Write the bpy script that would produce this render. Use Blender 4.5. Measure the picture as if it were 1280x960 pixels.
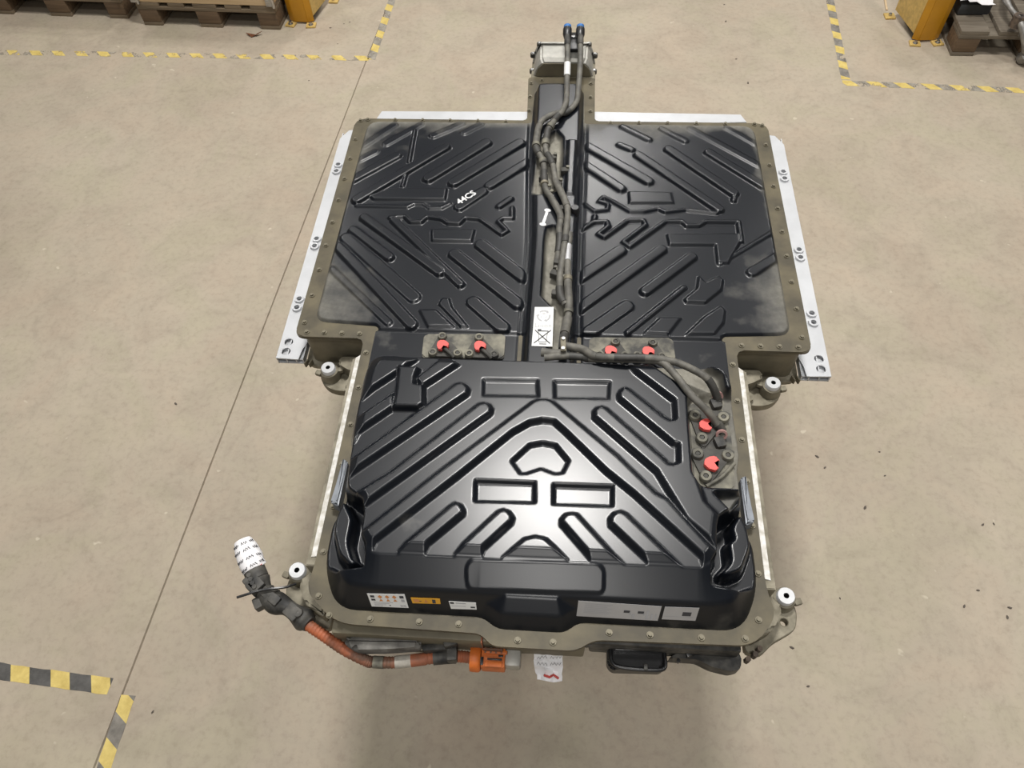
import bpy, bmesh, math, random
import numpy as np
from mathutils import Vector, Matrix, noise

for o in list(bpy.data.objects):
    bpy.data.objects.remove(o, do_unlink=True)
scene = bpy.context.scene
COL = scene.collection
rnd = random.Random(7)
HP = 1.0            # height of the pack's flange above the workshop floor (m)

# ------------------------------------------------------------------ camera
cd = bpy.data.cameras.new('camera'); cam = bpy.data.objects.new('camera', cd); COL.objects.link(cam)
cd.sensor_width = 36.0; cd.sensor_fit = 'HORIZONTAL'; cd.lens = 930.0 / 1280.0 * 36.0
cd.clip_start = 0.05; cd.clip_end = 100
Rm = (Matrix.Rotation(0.116953, 3, 'Z') @ Matrix.Rotation(math.pi / 2 - 0.983048, 3, 'X') @ Matrix.Rotation(-0.0624816, 3, 'Z'))
cam.matrix_world = Matrix.Translation((0.036373, -1.120202, HP + 1.505431)) @ Rm.to_4x4()
scene.camera = cam

# ------------------------------------------------------------------ world, lamps, exposure
w = bpy.data.worlds.new('world'); scene.world = w; w.use_nodes = True
w.node_tree.nodes['Background'].inputs[0].default_value = (0.92, 0.96, 1.0, 1)
w.node_tree.nodes['Background'].inputs[1].default_value = 0.11
def hall_or_fill_lamp(x, y, z, sx, sy, watts, col=(1.0, 0.975, 0.94)):
    l = bpy.data.lights.new('ceiling_or_fill_lamp', 'AREA'); l.shape = 'RECTANGLE'; l.size = sx; l.size_y = sy
    l.energy = watts; l.color = col
    o = bpy.data.objects.new('ceiling_or_fill_lamp', l); COL.objects.link(o); o.location = (x, y, z)
    return o
LH = 6.0
hall_or_fill_lamp(0.0, 1.75, LH, 0.85, 0.6, 560)
hall_or_fill_lamp(-0.15, -2.1, LH, 0.8, 0.4, 180)
hall_or_fill_lamp(3.4, 0.3, LH, 0.8, 0.4, 210)
hall_or_fill_lamp(-3.6, 1.2, LH, 0.8, 0.4, 150)  # fill lamp added to even out the floor brightness
hall_or_fill_lamp(0.3, 6.4, LH, 0.9, 0.5, 290)
hall_or_fill_lamp(0.0, -5.9, LH, 0.9, 0.6, 230)  # lamp added to put a highlight on the front cover's slope
hall_or_fill_lamp(3.6, 5.4, LH, 1.2, 0.5, 150)  # fill lamp added far right for an evenly lit floor
hall_or_fill_lamp(-3.6, 5.4, LH, 1.2, 0.5, 150)  # its left counterpart, also an added fill for the floor
scene.view_settings.view_transform = 'Standard'
scene.view_settings.look = 'None'
scene.view_settings.gamma = 1.0
scene.view_settings.use_curve_mapping = False
scene.view_settings.exposure = -1.15

# ------------------------------------------------------------------ materials
def newmat(name):
    m = bpy.data.materials.new(name); m.use_nodes = True
    return m, m.node_tree.nodes, m.node_tree.links, m.node_tree.nodes['Principled BSDF']
def ramp(N, stops):
    r = N.new('ShaderNodeValToRGB'); e = r.color_ramp.elements
    e[0].position, e[0].color = stops[0][0], (*stops[0][1], 1)
    e[1].position, e[1].color = stops[-1][0], (*stops[-1][1], 1)
    for p, c in stops[1:-1]:
        k = e.new(p); k.color = (*c, 1)
    return r
def mixc(N, L, fac, a, b, blend='MIX'):
    m = N.new('ShaderNodeMix'); m.data_type = 'RGBA'; m.blend_type = blend
    for s, v in ((0, fac), (6, a), (7, b)):
        if isinstance(v, (int, float)): m.inputs[s].default_value = v
        elif isinstance(v, tuple): m.inputs[s].default_value = (*v, 1)
        else: L.new(v, m.inputs[s])
    return m.outputs[2]
def noise_tex(N, L, scale, detail=4, rough=.55, coord='Object', dist=0.0):
    t = N.new('ShaderNodeTexCoord'); n = N.new('ShaderNodeTexNoise')
    n.inputs['Scale'].default_value = scale; n.inputs['Detail'].default_value = detail
    n.inputs['Roughness'].default_value = rough; n.inputs['Distortion'].default_value = dist
    L.new(t.outputs[coord], n.inputs['Vector']); return n.outputs[0]
def bump(N, L, b, h, strength=.2, dist=.002):
    bp = N.new('ShaderNodeBump'); bp.inputs['Strength'].default_value = strength; bp.inputs['Distance'].default_value = dist
    L.new(h, bp.inputs['Height']); L.new(bp.outputs[0], b.inputs['Normal'])
def plain(name, col, rough=.5, metal=0.0, var=.25, scale=40, bmp=.1, col2=None):
    m, N, L, b = newmat(name)
    n = noise_tex(N, L, scale)
    c2 = col2 or tuple(c * (1 - var) for c in col)
    r = ramp(N, [(.36, c2), (.66, col)]); L.new(n, r.inputs[0]); L.new(r.outputs[0], b.inputs['Base Color'])
    b.inputs['Roughness'].default_value = rough; b.inputs['Metallic'].default_value = metal
    if bmp: bump(N, L, b, n, bmp, .001)
    return m
M = {}
def build_materials():
    # concrete floor
    m, N, L, b = newmat('concrete')
    big = noise_tex(N, L, .9, 5, .6); mid = noise_tex(N, L, 4.5, 6, .65, dist=1.2); fine = noise_tex(N, L, 38, 5, .7)
    r1 = ramp(N, [(.28, (.372, .315, .245)), (.52, (.425, .366, .287)), (.75, (.452, .394, .312))]); L.new(big, r1.inputs[0])
    r2 = ramp(N, [(.30, (.88, .875, .87)), (.50, (.99, .99, .985)), (.72, (1.05, 1.045, 1.03))]); L.new(mid, r2.inputs[0])
    r3 = ramp(N, [(.28, (.86, .85, .84)), (.5, (1, 1, 1)), (.8, (1.05, 1.05, 1.04))]); L.new(fine, r3.inputs[0])
    c = mixc(N, L, 1.0, r1.outputs[0], r2.outputs[0], 'MULTIPLY'); c = mixc(N, L, 1.0, c, r3.outputs[0], 'MULTIPLY')
    hue = noise_tex(N, L, 2.6, 5, .6, dist=.6); rh = ramp(N, [(.36, (1.012, .985, .98)), (.5, (1, 1, 1)), (.64, (.975, 1.0, .96))]); L.new(hue, rh.inputs[0]); c = mixc(N, L, 1.0, c, rh.outputs[0], 'MULTIPLY')
    # dark scuffs and paint flecks
    t = N.new('ShaderNodeTexCoord'); mp = N.new('ShaderNodeMapping'); mp.inputs['Scale'].default_value = (1.6, .7, 1); mp.inputs['Rotation'].default_value = (0, 0, .5)
    L.new(t.outputs['Object'], mp.inputs[0]); sc = N.new('ShaderNodeTexNoise'); sc.inputs['Scale'].default_value = 2.2; sc.inputs['Detail'].default_value = 9; sc.inputs['Roughness'].default_value = .75
    L.new(mp.outputs[0], sc.inputs[0]); r4 = ramp(N, [(.60, (0, 0, 0)), (.74, (1, 1, 1))]); L.new(sc.outputs[0], r4.inputs[0])
    mu = N.new('ShaderNodeMath'); mu.operation = 'MULTIPLY'; mu.inputs[1].default_value = .22; L.new(r4.outputs[0], mu.inputs[0])
    c = mixc(N, L, mu.outputs[0], c, (.235, .205, .170))
    sp = noise_tex(N, L, 17, 2, .5); r5 = ramp(N, [(.735, (0, 0, 0)), (.765, (1, 1, 1))]); L.new(sp, r5.inputs[0])
    mu2 = N.new('ShaderNodeMath'); mu2.operation = 'MULTIPLY'; mu2.inputs[1].default_value = .55; L.new(r5.outputs[0], mu2.inputs[0])
    c = mixc(N, L, mu2.outputs[0], c, (.62, .56, .44))
    L.new(c, b.inputs['Base Color']); b.inputs['Roughness'].default_value = .62; b.inputs['Specular IOR Level'].default_value = .3
    bump(N, L, b, fine, .06, .002); M['concrete'] = m
    # black moulded plastic with dust carried by a mesh attribute
    m, N, L, b = newmat('cover_plastic')
    at = N.new('ShaderNodeAttribute'); at.attribute_name = 'dust'
    n1 = noise_tex(N, L, 9, 4, .6); n2 = noise_tex(N, L, 70, 5, .6)
    ad = N.new('ShaderNodeMath'); ad.operation = 'MULTIPLY_ADD'; ad.inputs[1].default_value = .9; L.new(n1, ad.inputs[0]); L.new(at.outputs['Fac'], ad.inputs[2])
    mr = N.new('ShaderNodeMapRange'); mr.inputs[1].default_value = .66; mr.inputs[2].default_value = 1.50; L.new(ad.outputs[0], mr.inputs[0])
    dc = ramp(N, [(.25, (.20, .185, .145)), (.75, (.33, .315, .265))]); L.new(n2, dc.inputs[0])
    c = mixc(N, L, mr.outputs[0], (.0056, .0070, .0100), dc.outputs[0])
    L.new(c, b.inputs['Base Color'])
    rr = N.new('ShaderNodeMapRange'); rr.inputs[1].default_value = 0; rr.inputs[2].default_value = .6; rr.inputs[3].default_value = .282; rr.inputs[4].default_value = .75
    L.new(mr.outputs[0], rr.inputs[0]); L.new(rr.outputs[0], b.inputs['Roughness'])
    b.inputs['Specular IOR Level'].default_value = .50; b.inputs['Coat Weight'].default_value = .0
    M['cover'] = m
    M['flange'] = plain('waxed_flange', (.118, .099, .058), .55, .15, .35, 11, .25, (.060, .051, .032))
    M['cast'] = plain('dirty_cast_aluminium', (.27, .245, .185), .6, .35, .3, 30, .35, (.14, .125, .088))
    M['wall'] = plain('coated_tray_wall', (.200, .176, .120), .6, .2, .3, 12, .15, (.130, .114, .078))
    M['alu'] = plain('bare_aluminium', (.57, .582, .60), .42, .30, .10, 14, .03)
    M['alu2'] = plain('scuffed_machined_aluminium', (.62, .61, .59), .45, .3, .2, 60, .05, (.40, .38, .33))
    M['steel'] = plain('zinc_steel', (.52, .52, .52), .32, .9, .25, 60, .05)
    M['bolt'] = plain('grimy_bolt', (.19, .17, .12), .5, .4, .3, 80, .1)
    M['bush'] = plain('white_bushing', (.60, .61, .62), .38, .3, .08, 50, 0)
    M['dark'] = plain('hole_black', (.012, .012, .012), .8, 0, .2, 20, 0)
    M['hose'] = plain('dusty_rubber_hose', (.155, .147, .125), .62, 0, .4, 45, .15, (.075, .072, .063))
    M['hose2'] = plain('black_rubber_coupling', (.055, .053, .048), .55, 0, .4, 60, .1)
    M['tplate'] = plain('dusty_terminal_plate', (.235, .222, .172), .7, .1, .5, 22, .3, (.048, .047, .043))
    M['tplate2'] = plain('dark_terminal_gasket', (.070, .067, .058), .7, 0, .45, 30, .2)
    M['red'] = plain('red_cap', (.74, .090, .075), .45, 0, .1, 30, 0)
    M['black'] = plain('black_plastic', (.018, .018, .019), .33, 0, .3, 40, .05)
    M['black2'] = plain('dusty_black_plastic', (.088, .083, .072), .6, 0, .55, 34, .3, (.016, .016, .015))
    M['orange'] = plain('orange_plastic', (.68, .165, .025), .5, 0, .25, 35, .05)
    M['orange2'] = plain('grimy_orange_sleeve', (.42, .115, .045), .6, 0, .5, 16, .1, (.13, .075, .05))
    M['paper'] = plain('white_paper', (.84, .83, .84), .7, 0, .06, 30, .2)
    M['label'] = plain('label_white', (.74, .74, .72), .5, 0, .05, 30, 0)
    M['label_silver'] = plain('label_silver', (.52, .52, .53), .35, .35, .12, 12, 0)
    M['label_orange'] = plain('label_orange', (.72, .36, .03), .5, 0, .1, 30, 0)
    M['ink'] = plain('ink', (.05, .05, .055), .6, 0, .1, 30, 0)
    M['ink_grey'] = plain('ink_grey', (.42, .42, .43), .6, 0, .1, 30, 0)
    M['ink_orange'] = plain('ink_orange', (.62, .26, .09), .6, 0, .1, 30, 0)
    M['ink_red'] = plain('ink_red', (.55, .08, .07), .6, 0, .1, 30, 0)
    M['chalk'] = plain('chalk', (.80, .80, .80), .8, 0, .3, 120, 0)
    M['foam'] = plain('grey_foam', (.200, .192, .175), .85, 0, .45, 26, .5, (.075, .072, .065))
    M['guard_plastic'] = plain('grey_edge_guard', (.22, .24, .27), .4, .1, .3, 30, .05)
    M['blue'] = plain('blue_cap', (.030, .150, .420), .35, 0, .15, 30, 0)
    M['yellow'] = plain('yellow_paint', (.55, .260, .008), .42, 0, .15, 6, .04, (.46, .215, .007))
    M['yellow2'] = plain('pale_yellow', (.66, .46, .150), .5, .1, .25, 40, .05)
    # wood
    for nm, a, c2 in (('wood_old', (.215, .165, .108), (.105, .080, .052)), ('wood_dark', (.16, .105, .060), (.085, .055, .032)), ('wood_new', (.62, .47, .29), (.52, .38, .22)), ('wood_grey', (.20, .170, .130), (.11, .09, .065))):
        m, N, L, b = newmat(nm); t = N.new('ShaderNodeTexCoord'); mp = N.new('ShaderNodeMapping'); mp.inputs['Scale'].default_value = (3, 45, 45)
        L.new(t.outputs['Object'], mp.inputs[0]); nz = N.new('ShaderNodeTexNoise'); nz.inputs['Scale'].default_value = 1.5; nz.inputs['Detail'].default_value = 6; L.new(mp.outputs[0], nz.inputs[0])
        r = ramp(N, [(.3, c2), (.7, a)]); L.new(nz.outputs[0], r.inputs[0]); L.new(r.outputs[0], b.inputs['Base Color']); b.inputs['Roughness'].default_value = .75
        bump(N, L, b, nz.outputs[0], .3, .002); M[nm] = m
    M['leaf'] = plain('dry_leaf', (.190, .070, .030), .7, 0, .3, 90, .3)
    M['speck'] = plain('grit', (.13, .11, .09), .8, 0, .3, 60, .2)
    M['rust'] = plain('rusty_steel', (.20, .15, .11), .65, .4, .5, 30, .3, (.06, .05, .045))
    M['greysteel'] = plain('grey_cast_metal', (.36, .35, .33), .5, .6, .4, 25, .2)
    M['ring_pink'] = plain('pink_ring', (.42, .24, .22), .6, 0, .3, 40, 0)
    M['greysteel2'] = plain('cast_box_aluminium', (.46, .45, .41), .5, .4, .25, 25, .15)
    M['plaster'] = plain('painted_wall', (.48, .47, .45), .8, 0, .08, 1, 0)
    M['label_dirty'] = plain('grimy_label', (.46, .43, .37), .6, 0, .3, 60, 0)
    M['lift'] = plain('lift_table_paint', (.05, .055, .06), .5, .2, .3, 10, 0)
build_materials()
def tape_mat(name, slant, wear, dark=(.11, .10, .088)):
    m, N, L, b = newmat(name); t = N.new('ShaderNodeTexCoord'); s = N.new('ShaderNodeSeparateXYZ'); L.new(t.outputs['Object'], s.inputs[0])
    ma = N.new('ShaderNodeMath'); ma.operation = 'MULTIPLY_ADD'; ma.inputs[1].default_value = slant; L.new(s.outputs[1], ma.inputs[0]); L.new(s.outputs[0], ma.inputs[2])
    dv = N.new('ShaderNodeMath'); dv.operation = 'DIVIDE'; dv.inputs[1].default_value = .142; L.new(ma.outputs[0], dv.inputs[0])
    fr = N.new('ShaderNodeMath'); fr.operation = 'FRACT'; L.new(dv.outputs[0], fr.inputs[0])
    gt = N.new('ShaderNodeMath'); gt.operation = 'LESS_THAN'; gt.inputs[1].default_value = .47; L.new(fr.outputs[0], gt.inputs[0])
    n = noise_tex(N, L, 22, 5, .65); n2 = noise_tex(N, L, 9, 6, .7)
    ry = ramp(N, [(.3, (.50, .37, .100)), (.65, (.70, .55, .180))]); L.new(n, ry.inputs[0])
    rd = ramp(N, [(.3, dark), (.7, tuple(min(1, c * 2.3) for c in dark))]); L.new(n, rd.inputs[0])
    c = mixc(N, L, gt.outputs[0], rd.outputs[0], ry.outputs[0]); L.new(c, b.inputs['Base Color']); b.inputs['Roughness'].default_value = .6
    lt = N.new('ShaderNodeMath'); lt.operation = 'MULTIPLY_ADD'; lt.inputs[1].default_value = .10; L.new(gt.outputs[0], lt.inputs[0]); lt.inputs[2].default_value = wear - .10
    th = N.new('ShaderNodeMath'); th.operation = 'SUBTRACT'; L.new(lt.outputs[0], th.inputs[0]); L.new(n2, th.inputs[1])
    mr = N.new('ShaderNodeMapRange'); mr.inputs[1].default_value = -.02; mr.inputs[2].default_value = .02; L.new(th.outputs[0], mr.inputs[0])
    L.new(mr.outputs[0], b.inputs['Alpha'])
    return m

# ------------------------------------------------------------------ object helpers
def tag(o, label=None, cat=None, group=None, kind=None):
    for k, v in (('label', label), ('category', cat), ('group', group), ('kind', kind)):
        if v: o[k] = v
    return o
def empty(name, loc=(0, 0, 0), rz=0):
    o = bpy.data.objects.new(name, None); COL.objects.link(o); o.location = loc; o.rotation_euler = (0, 0, rz); o.empty_display_size = .1
    return o
def link(name, me, mat=None, parent=None, loc=None, rot=None):
    o = bpy.data.objects.new(name, me); COL.objects.link(o)
    if mat is not None and not me.materials: me.materials.append(M[mat] if isinstance(mat, str) else mat)
    if parent is not None: o.parent = parent
    if loc is not None: o.location = loc
    if rot is not None: o.rotation_euler = rot
    return o
def done(bm, name='m', smooth=None):
    me = bpy.data.meshes.new(name); bmesh.ops.recalc_face_normals(bm, faces=bm.faces)
    if smooth is not None:
        for f in bm.faces: f.smooth = True
        for e in bm.edges:
            if len(e.link_faces) == 2 and e.calc_face_angle(0) > math.radians(smooth): e.smooth = False
    bm.to_mesh(me); bm.free(); return me
def thicken(bm, vec):
    ex = bmesh.ops.extrude_face_region(bm, geom=bm.faces[:])
    bmesh.ops.translate(bm, vec=vec, verts=[v for v in ex['geom'] if isinstance(v, bmesh.types.BMVert)])
def bbox(bm, c, s, rz=0, bev=0, rot=None, seg=2):
    r = bmesh.ops.create_cube(bm, size=1.0); vs = r['verts']
    mt = Matrix.Translation(c) @ (rot.to_4x4() if rot else Matrix.Rotation(rz, 4, 'Z')) @ Matrix.Diagonal((*s, 1))
    bmesh.ops.transform(bm, matrix=mt, verts=vs)
    if bev:
        es = list({e for v in vs for e in v.link_edges})
        bmesh.ops.bevel(bm, geom=es, offset=bev, segments=seg, affect='EDGES', profile=.6)
def box(name, mat, parent, c, s, rz=0, bev=.002, rot=None):
    bm = bmesh.new(); bbox(bm, c, s, rz, bev, rot); return link(name, done(bm, name, 35), mat, parent)
def bcyl(bm, c, r, h, seg=20, r2=None, axis='Z', rot=None):
    x = bmesh.ops.create_cone(bm, cap_ends=True, segments=seg, radius1=r, radius2=r if r2 is None else r2, depth=h)
    ro = rot.to_4x4() if rot else (Matrix.Identity(4) if axis == 'Z' else Matrix.Rotation(math.pi / 2, 4, 'Y' if axis == 'X' else 'X'))
    bmesh.ops.transform(bm, matrix=Matrix.Translation(c) @ ro, verts=x['verts'])
def cyl(name, mat, parent, c, r, h, seg=20, r2=None, axis='Z', rot=None):
    bm = bmesh.new(); bcyl(bm, c, r, h, seg, r2, axis, rot); return link(name, done(bm, name, 40), mat, parent)
def blathe(bm, c, prof, seg=24, rot=None):
    """closed ring of (radius, z) points turned about z"""
    mt = Matrix.Translation(c) @ (rot.to_4x4() if rot else Matrix.Identity(4))
    rings = []
    for k in range(seg):
        a = 2 * math.pi * k / seg
        rings.append([bm.verts.new(mt @ Vector((r * math.cos(a), r * math.sin(a), z))) for r, z in prof])
    n = len(prof)
    for k in range(seg):
        A, B = rings[k], rings[(k + 1) % seg]
        for i in range(n):
            j = (i + 1) % n
            try: bm.faces.new((A[i], B[i], B[j], A[j]))
            except ValueError: pass
def lathe(name, mat, parent, c, prof, seg=24, rot=None):
    bm = bmesh.new(); blathe(bm, c, prof, seg, rot); bmesh.ops.remove_doubles(bm, verts=bm.verts, dist=1e-6)
    return link(name, done(bm, name, 40), mat, parent)
def bprism(bm, pts, z0, z1):
    lo = [bm.verts.new((x, y, z0)) for x, y in pts]; hi = [bm.verts.new((x, y, z1)) for x, y in pts]
    n = len(pts)
    bm.faces.new(hi); bm.faces.new(lo[::-1])
    for i in range(n): bm.faces.new((lo[i], lo[(i + 1) % n], hi[(i + 1) % n], hi[i]))
def prism(name, mat, parent, pts, z0, z1, bev=0, sm=35):
    bm = bmesh.new(); bprism(bm, pts, z0, z1)
    if bev:
        es = [e for e in bm.edges if all(abs(v.co.z - z1) < 1e-6 for v in e.verts)]
        bmesh.ops.bevel(bm, geom=es, offset=bev, segments=2, affect='EDGES')
    return link(name, done(bm, name, sm), mat, parent)
def rounded(pts, r, seg=5):
    out = []; n = len(pts)
    for i in range(n):
        p0, p, p1 = Vector(pts[i - 1]), Vector(pts[i]), Vector(pts[(i + 1) % n])
        rr = r[i] if isinstance(r, (list, tuple)) else r
        a, b2 = (p0 - p), (p1 - p); k = min(rr, a.length * .45, b2.length * .45)
        A = p + a.normalized() * k; B = p + b2.normalized() * k
        for s in range(seg + 1):
            t = s / seg; out.append(tuple(((1 - t) ** 2 * A + 2 * t * (1 - t) * p + t * t * B)))
    return out
def circle(x, y, r, n=18): return [(x + r * math.cos(2 * math.pi * k / n), y + r * math.sin(2 * math.pi * k / n)) for k in range(n)]
def plate(name, mat, parent, outline, holes, z0, z1, bev=0.0):
    """flat plate with real holes"""
    cu = bpy.data.curves.new(name, 'CURVE'); cu.dimensions = '2D'; cu.fill_mode = 'BOTH'; cu.extrude = (z1 - z0) / 2 - bev; cu.bevel_depth = bev; cu.bevel_resolution = 1
    for loop in [outline] + list(holes):
        sp = cu.splines.new('POLY'); sp.points.add(len(loop) - 1)
        for p, q in zip(sp.points, loop): p.co = (q[0], q[1], 0, 1)
        sp.use_cyclic_u = True
    tmp = bpy.data.objects.new('tmp', cu); COL.objects.link(tmp)
    dg = bpy.context.evaluated_depsgraph_get(); me = bpy.data.meshes.new_from_object(tmp.evaluated_get(dg))
    bpy.data.objects.remove(tmp); me.transform(Matrix.Translation((0, 0, (z0 + z1) / 2))); me.materials.clear()
    return link(name, me, mat, parent)
def smooth_path(pts, n=8):
    P = [Vector(p) for p in pts]; P = [P[0] * 2 - P[1]] + P + [P[-1] * 2 - P[-2]]; out = []
    for i in range(1, len(P) - 2):
        a, b2, c, d = P[i - 1:i + 3]
        for k in range(n):
            t = k / n; out.append(.5 * (2 * b2 + (c - a) * t + (2 * a - 5 * b2 + 4 * c - d) * t * t + (3 * b2 - a - 3 * c + d) * t ** 3))
    out.append(P[-2]); return out
def btube(bm, pts, rad, seg=12, sx=1.0):
    n = len(pts); up = Vector((0, 0, 1)); rings = []
    for i, p in enumerate(pts):
        t = (pts[min(i + 1, n - 1)] - pts[max(i - 1, 0)]); t = t.normalized() if t.length > 1e-9 else Vector((1, 0, 0))
        s = t.cross(up); s = s.normalized() if s.length > 1e-3 else Vector((1, 0, 0)); u = s.cross(t).normalized()
        r = rad(i / (n - 1)) if callable(rad) else rad
        rings.append([bm.verts.new(p + (s * math.cos(a) * sx + u * math.sin(a)) * r) for a in [2 * math.pi * k / seg for k in range(seg)]])
    for i in range(n - 1):
        for k in range(seg):
            bm.faces.new((rings[i][k], rings[i][(k + 1) % seg], rings[i + 1][(k + 1) % seg], rings[i + 1][k]))
    bm.faces.new(rings[0][::-1]); bm.faces.new(rings[-1])
def tube(name, mat, parent, pts, rad, seg=12, n=8, smooth=True):
    bm = bmesh.new(); btube(bm, smooth_path(pts, n) if smooth else [Vector(p) for p in pts], rad, seg); return link(name, done(bm, name, 50), mat, parent)
def text_mesh(s, size, bold=.0):
    cu = bpy.data.curves.new('txt', 'FONT'); cu.body = s; cu.size = size; cu.align_x = 'CENTER'; cu.align_y = 'CENTER'; cu.offset = bold; cu.resolution_u = 2
    tmp = bpy.data.objects.new('tmp', cu); COL.objects.link(tmp); dg = bpy.context.evaluated_depsgraph_get()
    me = bpy.data.meshes.new_from_object(tmp.evaluated_get(dg)); bpy.data.objects.remove(tmp); me.materials.clear(); return me

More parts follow.
